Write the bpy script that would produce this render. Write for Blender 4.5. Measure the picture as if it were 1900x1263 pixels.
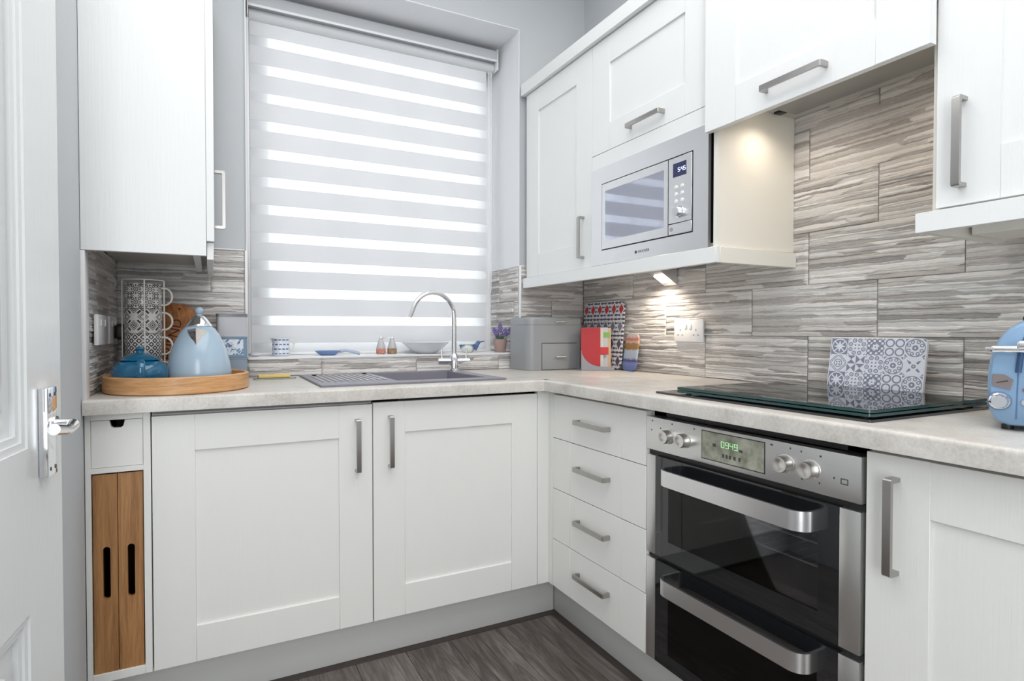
import bpy, bmesh, math, random
import numpy as np
from mathutils import Vector, Matrix
random.seed(7); rng = np.random.default_rng(7)
C = bpy.context.scene.collection
S = bpy.context.scene
for o in list(bpy.data.objects): bpy.data.objects.remove(o)

# ------------------------------------------------------------------ camera
cd = bpy.data.cameras.new('camera'); cam = bpy.data.objects.new('camera', cd); C.objects.link(cam)
FWD = Vector((0.42809816, 0.90356535, -0.01736728)); RGT = Vector((9.03697109e-01, -4.28171915e-01, -5.89311583e-04)); UPV = RGT.cross(FWD)
m = Matrix((RGT, UPV, -FWD)).transposed().to_4x4(); m.translation = Vector((-1.72154, -2.35525, 1.08886)); cam.matrix_world = m
cd.sensor_width = 36; cd.lens = 1041.83 * 36 / 1900; cd.shift_x = 66.69 / 1900; cd.shift_y = 0.0003; cd.clip_start = .05
S.camera = cam
# ------------------------------------------------------------------ world, lights, exposure
W = bpy.data.worlds.new('sky'); S.world = W; W.use_nodes = True
bg = W.node_tree.nodes['Background']; bg.inputs[0].default_value = (.93, .965, 1, 1); bg.inputs[1].default_value = 2.35
S.view_settings.view_transform = 'Standard'; S.view_settings.look = 'None'; S.view_settings.exposure = 0.60; S.view_settings.gamma = 1; S.view_settings.use_curve_mapping = False
def area(name, loc, rot, sx, sy, power, col=(1, 1, 1), shape='RECTANGLE'):
    l = bpy.data.lights.new(name, 'AREA'); l.shape = shape; l.size = sx; l.size_y = sy; l.energy = power; l.color = col
    o = bpy.data.objects.new(name, l); C.objects.link(o); o.location = loc; o.rotation_euler = rot; return o
area('ceiling_light', (-1.2, -1.85, 2.84), (0, 0, 0), 1.9, 2.6, 27, (1, .985, .965))
area('rear_fill_light', (-1.9, -3.55, 1.25), (math.radians(90), 0, math.radians(-14)), 1.8, 2.1, 46, (.97, .985, 1))  # added fill panel behind the camera to lift the cabinet fronts; no doorway there
def spot(name, loc, tgt, power, col, ang=110, r=.02):
    l = bpy.data.lights.new(name, 'SPOT'); l.energy = power; l.color = col; l.spot_size = math.radians(ang); l.spot_blend = .8; l.shadow_soft_size = r
    o = bpy.data.objects.new(name, l); C.objects.link(o); o.location = loc
    o.rotation_euler = (Vector(tgt) - Vector(loc)).to_track_quat('-Z', 'Y').to_euler(); return o
WARM = (1, .86, .70)
spot('hood_lamp_glow', (-.20, -1.235, 1.762), (-.14, -1.30, .9), 1.9, WARM, 150)
spot('hood_lamp_glow', (-.20, -1.58, 1.765), (-.14, -1.56, .9), 2.2, WARM, 150)
spot('cabinet_lamp_glow', (-.10, -.60, 1.285), (-.03, -.56, .9), 3.0, WARM, 140)
spot('cabinet_lamp_glow', (-.10, -1.95, 1.285), (-.05, -1.93, .9), 1.2, WARM, 140)

# ------------------------------------------------------------------ node helper
class V:
    def __init__(s, nt, k): s.nt = nt; s.k = k
    def _op(s, op, o=None, c=None, rev=False):
        n = s.nt.nodes.new('ShaderNodeMath'); n.operation = op
        a, b = (o, s) if rev else (s, o)
        for i, x in enumerate((a, b, c)):
            if x is None: continue
            if isinstance(x, V): s.nt.links.new(x.k, n.inputs[i])
            else: n.inputs[i].default_value = x
        return V(s.nt, n.outputs[0])
    def __add__(s, o): return s._op('ADD', o)
    __radd__ = __add__
    def __mul__(s, o): return s._op('MULTIPLY', o)
    __rmul__ = __mul__
    def __sub__(s, o): return s._op('SUBTRACT', o)
    def __rsub__(s, o): return s._op('SUBTRACT', o, rev=True)
    def __truediv__(s, o): return s._op('DIVIDE', o)
    def abs(s): return s._op('ABSOLUTE')
    def sin(s): return s._op('SINE')
    def cos(s): return s._op('COSINE')
    def floor(s): return s._op('FLOOR')
    def mod(s, o): return s._op('FLOORED_MODULO', o)
    def sqrt(s): return s._op('SQRT')
    def lt(s, o): return s._op('LESS_THAN', o)
    def gt(s, o): return s._op('GREATER_THAN', o)
    def min(s, o): return s._op('MINIMUM', o)
    def max(s, o): return s._op('MAXIMUM', o)
    def pow(s, o): return s._op('POWER', o)
def hyp(a, b): return (a * a + b * b).sqrt()
def mix(a, b, f): return a + (b - a) * f
class Mat:
    def __init__(s, name, color=(.8, .8, .8), rough=.5, metal=0, **kw):
        s.m = bpy.data.materials.new(name); s.m.use_nodes = True; s.nt = s.m.node_tree
        s.b = s.nt.nodes['Principled BSDF']
        s.b.inputs['Base Color'].default_value = (*color, 1); s.b.inputs['Roughness'].default_value = rough; s.b.inputs['Metallic'].default_value = metal
        for k, v in kw.items(): s.b.inputs[k.replace('_', ' ')].default_value = v
    def new(s, t): return s.nt.nodes.new(t)
    def link(s, a, b): s.nt.links.new(a.k if isinstance(a, V) else a, b)
    def pos(s):
        g = s.new('ShaderNodeNewGeometry'); return g.outputs['Position']
    def xyz(s, sock):
        n = s.new('ShaderNodeSeparateXYZ'); s.link(sock, n.inputs[0]); return [V(s.nt, o) for o in n.outputs]
    def uv(s):
        n = s.new('ShaderNodeUVMap'); x, y, z = s.xyz(n.outputs[0]); return x, y
    def noise(s, scale=(1, 1, 1), nscale=5, detail=4, rough=.5, coord=None, dist=0):
        mp = s.new('ShaderNodeMapping'); s.link(coord or s.pos(), mp.inputs[0]); mp.inputs['Scale'].default_value = scale
        n = s.new('ShaderNodeTexNoise'); n.inputs['Scale'].default_value = nscale; n.inputs['Detail'].default_value = detail; n.inputs['Roughness'].default_value = rough; n.inputs['Distortion'].default_value = dist
        s.link(mp.outputs[0], n.inputs['Vector']); return V(s.nt, n.outputs['Fac'])
    def ramp(s, v, stops, interp='LINEAR'):
        n = s.new('ShaderNodeValToRGB'); n.color_ramp.interpolation = interp
        e = n.color_ramp.elements
        while len(e) < len(stops): e.new(.5)
        for i, (p, c) in enumerate(stops): e[i].position = p; e[i].color = (*c, 1)
        s.link(v, n.inputs[0]); return n.outputs[0]
    def color(s, sock): s.link(sock, s.b.inputs['Base Color']); return s
    def bump(s, v, dist=.001, strength=1):
        n = s.new('ShaderNodeBump'); n.inputs['Distance'].default_value = dist; n.inputs['Strength'].default_value = strength
        s.link(v, n.inputs['Height']); s.link(n.outputs[0], s.b.inputs['Normal']); return s
    def rough(s, v): s.link(v, s.b.inputs['Roughness']); return s
def srgb(r, g, b): return tuple(((c / 255 + .055) / 1.055) ** 2.4 if c > 10 else c / 255 / 12.92 for c in (r, g, b))

# ------------------------------------------------------------------ materials
def woodwhite(name, col):
    M = Mat(name, col, .38)
    n = M.noise((60, 60, 2.2), 3, 5, .6); M.bump(n, .0006, .8); return M.m
white = woodwhite('painted_cream_white', (.82, .822, .795))
white_up = woodwhite('painted_white', (.80, .815, .815))
cream = Mat('cream_laminate', (.80, .78, .72), .45).m
plinthm = Mat('plinth_grey_white', (.66, .66, .64), .4).m
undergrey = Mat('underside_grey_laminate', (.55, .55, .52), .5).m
dark = Mat('dark_gap', (.012, .012, .014), .6).m
plaster = Mat('plaster_pale_grey', (.54, .565, .59), .9); plaster.bump(plaster.noise((1, 1, 1), 60, 4), .0008, .5); plaster = plaster.m
revealm = Mat('plaster_white', (.80, .81, .83), .85).m
ceilm = Mat('ceiling_white', (.88, .88, .88), .9).m
doorm = Mat('gloss_white_door', (.74, .76, .77), .22); doorm.bump(doorm.noise((1, 1, .3), 90, 4), .0004, .6); doorm = doorm.m
upvc = Mat('white_upvc', (.86, .87, .88), .3).m
# worktop
M = Mat('pale_stone_laminate', (.7, .7, .68), .32)
n1 = M.noise((1, 1, 1), 9, 6, .65); n2 = M.noise((1, 1, 1), 160, 3, .7)
M.color(M.ramp(n1 * .65 + n2 * .35, [(.30, srgb(172, 167, 161)), (.47, srgb(200, 196, 190)), (.60, srgb(214, 211, 206)), (.75, srgb(224, 222, 218))])); worktopm = M.m
# metals
def metal(name, col, rough, aniso=(1, 1, 1)):
    M = Mat(name, col, rough, 1); n = M.noise(aniso, 6, 3, .7); M.rough(n * .14 + (rough - .07)); return M.m
steel = metal('brushed_steel', (.76, .76, .77), .32, (2, 2, 160))
steel_h = Mat('brushed_nickel_handle', (.44, .425, .41), .32, 1).m
steel_o = metal('oven_steel', (.74, .74, .73), .33, (2, 2, 170))
steel_d = Mat('oven_handle_steel', (.80, .80, .815), .27, 1).m
chrome = Mat('chrome', (.86, .87, .89), .07, 1).m
blackglass = Mat('black_glass', (.010, .011, .013), .03, IOR=1.8).m
blackpl = Mat('black_plastic', (.012, .012, .013), .35).m
whitepl = Mat('white_plastic', (.84, .84, .85), .25).m
wirewhite = Mat('white_wire', (.78, .77, .74), .4).m
def glassmat(name, col=(1, 1, 1), trans=.85, rough=.02, ior_spec=1.0):
    M = Mat(name, col, rough); nt = M.nt
    t = M.new('ShaderNodeBsdfTransparent'); t.inputs[0].default_value = (*col, 1)
    g = M.new('ShaderNodeBsdfGlossy'); g.inputs['Roughness'].default_value = rough
    f = M.new('ShaderNodeFresnel'); f.inputs[0].default_value = 1.5
    mx = M.new('ShaderNodeMixShader'); M.link(f.outputs[0], mx.inputs[0]); M.link(t.outputs[0], mx.inputs[1]); M.link(g.outputs[0], mx.inputs[2])
    M.link(mx.outputs[0], nt.nodes['Material Output'].inputs[0]); return M.m
clear = glassmat('clear_glass', (.97, .98, .98))
greenglass = glassmat('tinted_glass_saver', (.72, .84, .82))
smokeglass = glassmat('smoked_oven_glass', (.80, .81, .83))
# oak
def oak(name, c0, c1, c2, scale=(14, 14, 1.0), ns=4):
    M = Mat(name, c1, .42); n = M.noise(scale, ns, 6, .6, dist=.6); k = M.noise(tuple(x * 9 for x in scale), ns, 3, .6)
    M.color(M.ramp(n * .75 + k * .25, [(.32, c0), (.5, c1), (.68, c2)])); M.bump(k, .0004, .5); return M.m
oakv = oak('oak_vertical', srgb(128, 86, 48), srgb(165, 118, 72), srgb(190, 142, 92), (20, 20, .9))
traywood = oak('tray_wood', srgb(178, 128, 80), srgb(204, 156, 108), srgb(222, 178, 130), (3, 3, 30), 4)
acacia = oak('acacia_wood', srgb(120, 70, 34), srgb(165, 104, 56), srgb(196, 136, 82), (20, 20, 2.2))
# floor planks
M = Mat('grey_brown_plank', (.2, .18, .17), .42)
oi = M.new('ShaderNodeObjectInfo'); R_ = V(M.nt, oi.outputs['Random'])
cmb = M.new('ShaderNodeCombineXYZ'); M.link(R_ * 37.0, cmb.inputs[0]); M.link(R_ * 11.0, cmb.inputs[1])
ad = M.new('ShaderNodeVectorMath'); ad.operation = 'ADD'; M.link(M.pos(), ad.inputs[0]); M.link(cmb.outputs[0], ad.inputs[1])
n = M.noise((9, 1.1, 9), 2.6, 7, .62, coord=ad.outputs[0], dist=1.6); k = M.noise((70, 2.5, 70), 3, 4, .65, coord=ad.outputs[0])
M.color(M.ramp(n * .66 + k * .34 + (R_ - .5) * .10, [(.30, srgb(58, 50, 47)), (.45, srgb(88, 80, 76)), (.56, srgb(112, 105, 100)), (.70, srgb(142, 137, 133))]))
M.bump(k, .0006, .6); plankm = M.m
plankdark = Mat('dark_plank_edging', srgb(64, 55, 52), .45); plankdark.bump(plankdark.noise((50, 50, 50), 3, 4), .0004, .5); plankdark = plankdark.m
# tiles
M = Mat('split_stone_tile', (.5, .5, .5), .42)
at = M.new('ShaderNodeAttribute'); at.attribute_name = 'tone'; tv = V(M.nt, at.outputs['Fac'])
n = M.noise((4, 4, 190), 2.6, 5, .74); k = M.noise((30, 30, 260), 3, 3, .6); w = M.noise((3, 3, 22), 2, 3, .5)
M.color(M.ramp(tv * .42 + n * .40 + k * .26 - .05, [(.18, srgb(124, 119, 117)), (.34, srgb(176, 171, 168)), (.50, srgb(208, 204, 201)), (.68, srgb(232, 230, 228))]))
M.bump(n * .6 + k * .4, .0020, .9); tilem = M.m
grout = Mat('grey_grout', srgb(180, 177, 173), .8).m
# fabrics of the blind
def fabric(name, col, t, transp):
    M = Mat(name, col, .9); nt = M.nt
    d = M.new('ShaderNodeBsdfDiffuse'); d.inputs[0].default_value = (*col, 1)
    tr = M.new('ShaderNodeBsdfTranslucent'); tr.inputs[0].default_value = (*col, 1)
    m1 = M.new('ShaderNodeMixShader'); m1.inputs[0].default_value = t; M.link(d.outputs[0], m1.inputs[1]); M.link(tr.outputs[0], m1.inputs[2])
    tp = M.new('ShaderNodeBsdfTransparent'); m2 = M.new('ShaderNodeMixShader'); m2.inputs[0].default_value = transp
    M.link(m1.outputs[0], m2.inputs[1]); M.link(tp.outputs[0], m2.inputs[2]); M.link(m2.outputs[0], nt.nodes['Material Output'].inputs[0]); return M.m
dense = fabric('dense_blind_fabric', (.83, .84, .855), .33, 0.0)
sheer = fabric('sheer_blind_fabric', (.97, .975, .98), .74, .27)
emis = lambda name, col, st: Mat(name, (0, 0, 0), .5, Emission_Color=(*col, 1), Emission_Strength=st).m

# ------------------------------------------------------------------ geometry helpers
def NB(): return bmesh.new()
def tri(bm):
    bm.normal_update(); bmesh.ops.triangulate(bm, faces=[f for f in bm.faces if len(f.verts) > 4], ngon_method='EAR_CLIP')
def box(bm, x0, x1, y0, y1, z0, z1, bev=0, seg=2):
    if x0 > x1: x0, x1 = x1, x0
    if y0 > y1: y0, y1 = y1, y0
    if z0 > z1: z0, z1 = z1, z0
    vs = [bm.verts.new((x, y, z)) for x in (x0, x1) for y in (y0, y1) for z in (z0, z1)]
    fs = [bm.faces.new([vs[i] for i in f]) for f in ((0, 1, 3, 2), (4, 6, 7, 5), (0, 4, 5, 1), (2, 3, 7, 6), (0, 2, 6, 4), (1, 5, 7, 3))]
    if bev:
        es = list({e for f in fs for e in f.edges})
        r = bmesh.ops.bevel(bm, geom=es, offset=bev, segments=seg, affect='EDGES', profile=.5)
        return
    return vs
def ring(bm, c, u, v, r, n): return [bm.verts.new(c + (u * math.cos(a) + v * math.sin(a)) * r) for a in (2 * math.pi * i / n for i in range(n))]
def skin(bm, rings, cap0=True, cap1=True):
    n = len(rings[0])
    for a, b in zip(rings, rings[1:]):
        for i in range(n): bm.faces.new((a[i], a[(i + 1) % n], b[(i + 1) % n], b[i]))
    if cap0: bm.faces.new(rings[0][::-1])
    if cap1: bm.faces.new(rings[-1])
def frame(d):
    d = d.normalized(); u = d.orthogonal().normalized(); return u, d.cross(u)
def cyl(bm, p0, p1, r0, r1=None, n=24):
    p0, p1 = Vector(p0), Vector(p1); u, v = frame(p1 - p0); r1 = r0 if r1 is None else r1
    skin(bm, [ring(bm, p0, u, v, r0, n), ring(bm, p1, u, v, r1, n)])
def tube(bm, pts, r, n=10, caps=True):
    pts = [Vector(p) for p in pts]; rings = []; u = None
    for i, p in enumerate(pts):
        d = (pts[min(i + 1, len(pts) - 1)] - pts[max(i - 1, 0)]).normalized()
        if u is None: u = d.orthogonal().normalized()
        else: u = (u - d * u.dot(d)).normalized()
        rr = r[i] if isinstance(r, (list, tuple)) else r
        rings.append(ring(bm, p, u, d.cross(u), rr, n))
    skin(bm, rings, caps, caps)
def lathe(bm, c, prof, n=40, sx=1, sy=1, closed=False):
    c = Vector(c); rings = []
    for r, z in prof:
        rings.append([bm.verts.new((c.x + sx * max(r, 1e-5) * math.cos(2 * math.pi * i / n), c.y + sy * max(r, 1e-5) * math.sin(2 * math.pi * i / n), c.z + z)) for i in range(n)])
    skin(bm, rings, True, True)
def ball(bm, c, r, s=(1, 1, 1), u=16, v=10, rot=None):
    M_ = Matrix.Translation(c) @ (rot or Matrix()) @ Matrix.Diagonal((r * s[0], r * s[1], r * s[2], 1))
    bmesh.ops.create_uvsphere(bm, u_segments=u, v_segments=v, radius=1, matrix=M_)
def prism(bm, pts, axis, a, b):
    def mk(p, t): return {'x': (t, p[0], p[1]), 'y': (p[0], t, p[1]), 'z': (p[0], p[1], t)}[axis]
    A = [bm.verts.new(mk(p, a)) for p in pts]; B = [bm.verts.new(mk(p, b)) for p in pts]
    n = len(pts); bm.faces.new(A[::-1]); bm.faces.new(B)
    for i in range(n): bm.faces.new((A[i], A[(i + 1) % n], B[(i + 1) % n], B[i]))
def rrect(x0, x1, y0, y1, r, n=6):
    P = []
    for cx, cy, a0 in ((x1 - r, y1 - r, 0), (x0 + r, y1 - r, 90), (x0 + r, y0 + r, 180), (x1 - r, y0 + r, 270)):
        for i in range(n + 1):
            a = math.radians(a0 + 90 * i / n); P.append((cx + r * math.cos(a), cy + r * math.sin(a)))
    return P
def frameplate(bm, axis, a, b, u0, u1, v0, v1, holes):
    # a plate with rectangular holes, as a grid of cells
    us = sorted({u0, u1, *[h[0] for h in holes], *[h[1] for h in holes]}); vs = sorted({v0, v1, *[h[2] for h in holes], *[h[3] for h in holes]})
    for i in range(len(us) - 1):
        for j in range(len(vs) - 1):
            cu, cv = (us[i] + us[i + 1]) / 2, (vs[j] + vs[j + 1]) / 2
            if any(h[0] < cu < h[1] and h[2] < cv < h[3] for h in holes): continue
            if axis == 'x': box(bm, a, b, us[i], us[i + 1], vs[j], vs[j + 1])
            elif axis == 'y': box(bm, us[i], us[i + 1], a, b, vs[j], vs[j + 1])
            else: box(bm, us[i], us[i + 1], vs[j], vs[j + 1], a, b)
    bmesh.ops.remove_doubles(bm, verts=bm.verts, dist=1e-5)
    seen = {}
    for f in list(bm.faces):
        key = frozenset(v.index for v in f.verts)
    bm.verts.index_update()
    for f in list(bm.faces):
        seen.setdefault(frozenset(v.index for v in f.verts), []).append(f)
    bmesh.ops.delete(bm, geom=[f for l in seen.values() if len(l) > 1 for f in l], context='FACES_ONLY')
ROOT = {}
def base_of(p):
    return ROOT.get(p.name, Vector((0, 0, 0)))
def obj(name, bm, mat, parent=None, label=None, uvf=None, xf=None, smooth=40, kind=None, cat=None, group=None):
    if xf is not None: bm.transform(xf)
    if parent is not None:
        bm.transform(Matrix.Translation(-base_of(parent)))
    bmesh.ops.recalc_face_normals(bm, faces=bm.faces)
    th = math.radians(smooth)
    for f in bm.faces: f.smooth = True
    for e in bm.edges:
        if len(e.link_faces) != 2 or e.calc_face_angle(0) > th: e.smooth = False
    if uvf:
        L = bm.loops.layers.uv.new('UVMap'); off = base_of(parent) if parent is not None else Vector((0, 0, 0))
        for f in bm.faces:
            c = f.calc_center_median() + off
            for l in f.loops: l[L].uv = uvf(l.vert.co + off, c)
    me = bpy.data.meshes.new(name); bm.to_mesh(me); bm.free()
    for mm in (mat if isinstance(mat, (list, tuple)) else [mat]): me.materials.append(mm)
    o = bpy.data.objects.new(name, me); C.objects.link(o)
    if parent is not None:
        o.parent = parent; ROOT[o.name] = base_of(parent)
    if label: o['label'] = label
    if kind: o['kind'] = kind
    if cat: o['category'] = cat
    if group: o['group'] = group
    return o
def thing(name, label, cat, loc, group=None):
    o = bpy.data.objects.new(name, None); C.objects.link(o); o.location = loc; o.empty_display_size = .05
    o['label'] = label; o['category'] = cat; ROOT[o.name] = Vector(loc)
    if group: o['group'] = group
    return o
def single(name, bm, mat, label, cat, group=None, **k): return obj(name, bm, mat, None, label, cat=cat, group=group, **k)
def struct(name, bm, mat, parent=None, **k): return obj(name, bm, mat, parent, kind=None if parent else 'structure', **k)
def textmesh(txt, size, ext=.0004):
    cu = bpy.data.curves.new('t', 'FONT'); cu.body = txt; cu.size = size; cu.extrude = ext; cu.align_x = 'CENTER'; cu.align_y = 'CENTER'; cu.resolution_u = 3
    o = bpy.data.objects.new('t', cu); C.objects.link(o); bpy.context.view_layer.update()
    me = bpy.data.meshes.new_from_object(o.evaluated_get(bpy.context.evaluated_depsgraph_get()))
    bpy.data.objects.remove(o); bm = bmesh.new(); bm.from_mesh(me); bpy.data.meshes.remove(me); return bm
def onface(origin, right, up):
    r, u = Vector(right).normalized(), Vector(up).normalized(); nrm = r.cross(u)
    M_ = Matrix((r, u, nrm)).transposed().to_4x4(); M_.translation = Vector(origin); return M_
def merge(dst, src, xf):
    src.transform(xf); me = bpy.data.meshes.new('x'); src.to_mesh(me); src.free(); dst.from_mesh(me); bpy.data.meshes.remove(me)
SEG = {'0': 'abcdef', '4': 'bcfg', '5': 'acdfg', '9': 'abcdfg', ':': ''}
def sevenseg(bm, txt, x, y, w, h, t, gap):
    # in the XY plane, thickness along Z
    for ch in txt:
        if ch == ':':
            box(bm, x, x + t, y + h * .28, y + h * .28 + t, 0, .0004); box(bm, x, x + t, y + h * .68, y + h * .68 + t, 0, .0004); x += t + gap; continue
        R = {'a': (x, x + w, y + h - t, y + h), 'd': (x, x + w, y, y + t), 'g': (x, x + w, y + h / 2 - t / 2, y + h / 2 + t / 2),
             'f': (x, x + t, y + h / 2, y + h), 'b': (x + w - t, x + w, y + h / 2, y + h), 'e': (x, x + t, y, y + h / 2), 'c': (x + w - t, x + w, y, y + h / 2)}
        for s_ in SEG[ch]: a = R[s_]; box(bm, a[0], a[1], a[2], a[3], 0, .0004)
        x += w + gap

# ------------------------------------------------------------------ room shell
XL = -2.024
ZT = .91
bm = NB(); box(bm, -2.7, .25, -3.7, .35, -.08, -.006); floor = struct('floor', bm, Mat('subfloor', srgb(50, 44, 42), .8).m)
bm = NB(); box(bm, -2.7, .25, -3.7, .35, 2.86, 2.95); struct('ceiling', bm, ceilm)
bm = NB(); box(bm, .009, .12, -3.7, .14, 0, 2.86); wall_right = struct('wall_right', bm, plaster)
bm = NB(); frameplate(bm, 'y', .009, .11, -2.2, .009, 0, 2.86, [(-1.592, -.375, .965, 2.527)]); wall_back = struct('wall_window_side', bm, plaster)
# reveal lining round the window opening
bm = NB(); box(bm, -1.66, -1.592, .11, .42, .90, 2.60); box(bm, -.375, -.305, .11, .42, .90, 2.60); box(bm, -1.592, -.375, .11, .42, 2.527, 2.60); box(bm, -1.592, -.375, .11, .42, .90, .965)
struct('trim_1', bm, revealm)
bm = NB(); box(bm, -1.592, -1.588, .0, .30, 1.40, 2.523); box(bm, -.379, -.375, .0, .30, 1.40, 2.523); box(bm, -1.588, -.379, .0, .30, 2.523, 2.527); box(bm, -1.592, -1.588, .0, .3, .98, 1.40)
struct('trim_2', bm, revealm)
bm = NB(); box(bm, -1.588, -.383, .0, .30, .965, .985, .0015); struct('trim_3', bm, revealm)   # sill board
bm = NB(); box(bm, XL - .12, XL, -1.16, .009, 0, 2.86); wall_left = struct('wall_left', bm, plaster)
bm = NB(); box(bm, -2.5, -2.38, -3.7, -1.16, 0, 2.86); box(bm, -2.38, XL - .12, -1.28, -1.16, 0, 2.86); struct('wall_left_far', bm, plaster)
bm = NB(); box(bm, -2.7, .25, -3.72, -3.6, 0, 2.86); struct('wall_behind', bm, plaster)
# planks
px = [-2.40, -2.20, -2.02, -1.84, -1.66, -1.48, -1.30, -1.13, -.965, -.785, -.605, -.50]
for i in range(len(px) - 1):
    y = -3.6 - random.random() * .9; first = True
    while y < -.54:
        L_ = 1.2; y1 = min(y + L_, -.545)
        if y1 - max(y, -3.6) > .02:
            bm = NB(); box(bm, px[i] + .0006, px[i + 1] - .0006, max(y, -3.6) + .0006, y1 - .0006, -.006, 0, .0006, 1)
            obj('plank', bm, plankm, floor)
        y += L_
for a in ((-2.0, -.515, -.5455, -.5175), (-.545, -.515, -3.6, -.5175)):
    pass
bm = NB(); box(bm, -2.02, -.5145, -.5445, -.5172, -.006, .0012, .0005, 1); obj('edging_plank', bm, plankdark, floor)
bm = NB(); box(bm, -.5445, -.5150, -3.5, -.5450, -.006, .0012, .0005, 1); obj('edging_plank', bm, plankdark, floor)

# ------------------------------------------------------------------ split-stone tiles
TW, TH = .41, .1645
def make_variant(seed):
    r = np.random.default_rng(seed); hs = []
    while sum(hs) < TH - .006: hs.append(r.choice([r.uniform(.0045, .007), r.uniform(.006, .010), r.uniform(.009, .014)]))
    hs = np.array(hs) * TH / sum(hs); zb = np.concatenate([[0], np.cumsum(hs)])
    layers = []
    for _ in hs:
        xs = [0.]
        while xs[-1] < TW: xs.append(xs[-1] + r.uniform(.07, .34))
        n = len(xs); layers.append((np.array(xs[1:-1]) if n > 2 else np.array([]), r.uniform(0, 1, n), r.uniform(.0, .006, n), r.uniform(-.0015, .0025, n), r.uniform(-.022, .022)))
    ph = r.uniform(0, 6.28, (len(zb), 4)); return zb, layers, ph
VAR = [make_variant(s_) for s_ in range(9)]
def tile_mesh(name, var, u0, u1, v0, v1, to3d):
    zb, layers, ph = VAR[var]
    nu = max(3, int((u1 - u0) / .0052)); nv = max(3, int((v1 - v0) / .0012))
    g = .0008
    U, Vv = np.meshgrid(np.linspace(u0 + g, u1 - g, nu), np.linspace(v0 + .0002, v1 - .0002, nv))
    bnd = []
    for k in range(len(zb)):
        w = .0009 * np.sin(U * 29 + ph[k, 0]) + .0006 * np.sin(U * 71 + ph[k, 1]) + .0004 * np.sin(U * 170 + ph[k, 2])
        if k in (0, len(zb) - 1): w = w * 0
        bnd.append(zb[k] + w)
    D = np.zeros_like(U); T = np.full_like(U, .5)
    for k in range(len(zb) - 1):
        inside = (Vv >= bnd[k]) & (Vv < bnd[k + 1] + 1e-9)
        frac = np.clip((Vv - bnd[k]) / np.maximum(bnd[k + 1] - bnd[k], 1e-4), 0, 1)
        cuts, tone, dep, tilt, slant = layers[k]
        idx = np.searchsorted(cuts, (U + slant * (frac - .5) * 2 + .0015 * np.sin(Vv * 900 + k)).ravel()).reshape(U.shape) if len(cuts) else np.zeros(U.shape, int)
        d = dep[idx] + tilt[idx] * (frac - .5) * 1.6 + .0008 * np.sin(U * 55 + ph[k, 3])
        edge = np.minimum(frac, 1 - frac); d = d - .0020 * np.clip(1 - edge / .14, 0, 1)
        D = np.where(inside, d, D); T = np.where(inside, tone[idx], T)
    D = .003 + D
    brd = np.zeros_like(D, bool); brd[:, 0] = brd[:, -1] = True
    D = np.where(brd, .0012, D); D[0, :] = D[-1, :] = .0030
    co = to3d(U.ravel(), Vv.ravel(), D.ravel())
    me = bpy.data.meshes.new(name); idx = np.arange(nu * nv).reshape(nv, nu)
    q = np.stack([idx[:-1, :-1], idx[:-1, 1:], idx[1:, 1:], idx[1:, :-1]], -1).reshape(-1, 4)
    me.vertices.add(nu * nv); me.vertices.foreach_set('co', co.astype(np.float32).ravel())
    me.loops.add(q.size); me.loops.foreach_set('vertex_index', q.ravel().astype(np.int32))
    me.polygons.add(len(q)); me.polygons.foreach_set('loop_start', np.arange(0, q.size, 4, dtype=np.int32)); me.polygons.foreach_set('loop_total', np.full(len(q), 4, dtype=np.int32))
    me.update(); me.validate()
    a = me.attributes.new('tone', 'FLOAT', 'POINT'); a.data.foreach_set('value', T.ravel().astype(np.float32))
    me.materials.append(tilem); return me
def tile_region(parent, u0, u1, z0, z1, to3d, rowoff):
    """u runs along the wall; rows start at ZT; rowoff gives the joint position of even and odd rows"""
    k = 0
    while True:
        r0, r1 = .9065 + k * TH, .9065 + (k + 1) * TH
        if r0 >= z1 - .003: break
        if r1 > z0 + .003:
            j = rowoff[k % 2]; c0 = j + math.floor((u0 - j) / TW) * TW
            while c0 < u1 - .003:
                a, b = max(u0, c0), min(u1, c0 + TW)
                if b - a > .006:
                    var = int(abs(hash((round(c0, 2), k))) % 9)
                    vmin, vmax = max(z0, r0) - r0, min(z1, r1) - r0
                    me = tile_mesh('tile', var, a - c0, b - c0, vmin, vmax, lambda U, V_, D, c0=c0, r0=r0: to3d(U + c0, V_ + r0, D))
                    o = bpy.data.objects.new('tile', me); C.objects.link(o); o.parent = parent
                c0 += TW
        k += 1
toR = lambda U, V_, D: np.stack([-D + .002, -U, V_], 1)          # right wall, u = -y (seen from the room it runs to the right)
toB = lambda U, V_, D: np.stack([U, -D + .002, V_], 1)
toL = lambda U, V_, D: np.stack([XL - .002 + D, U, V_], 1)
tile_region(wall_right, .0, 3.0, ZT + .001, 1.3998, toR, (.371, .576))
tile_region(wall_right, 1.136, 1.70, 1.4001, 1.78, toR, (.371, .576))
tile_region(wall_back, XL, -1.598, ZT + .001, 1.40, toB, (-1.307, -1.512))
tile_region(wall_back, -1.592, -.376, ZT + .001, .978, toB, (-1.307, -1.512))
tile_region(wall_back, -.370, .0, ZT + .001, 1.40, toB, (-.39, -.60))
tile_region(wall_left, -.552, .0, ZT + .001, 1.40, toL, (-.395, -.395))
rv = lambda U, V_, D: np.stack([-.377 - D + .001, U, V_], 1)
tile_region(wall_back, .008, .295, .986, 1.398, rv, (.2, .05))
bm = NB()
box(bm, .0035, .0095, -3.0, 0, ZT, 1.78); box(bm, XL, -1.598, .0035, .0095, ZT, 1.40); box(bm, -1.592, 0, .0035, .0095, ZT, .978); box(bm, -.376, 0, .0035, .0095, ZT, 1.40); box(bm, XL - .001, XL + .0005, -.552, 0, ZT, 1.40)
obj('grout_bed', bm, grout, wall_back)
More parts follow.
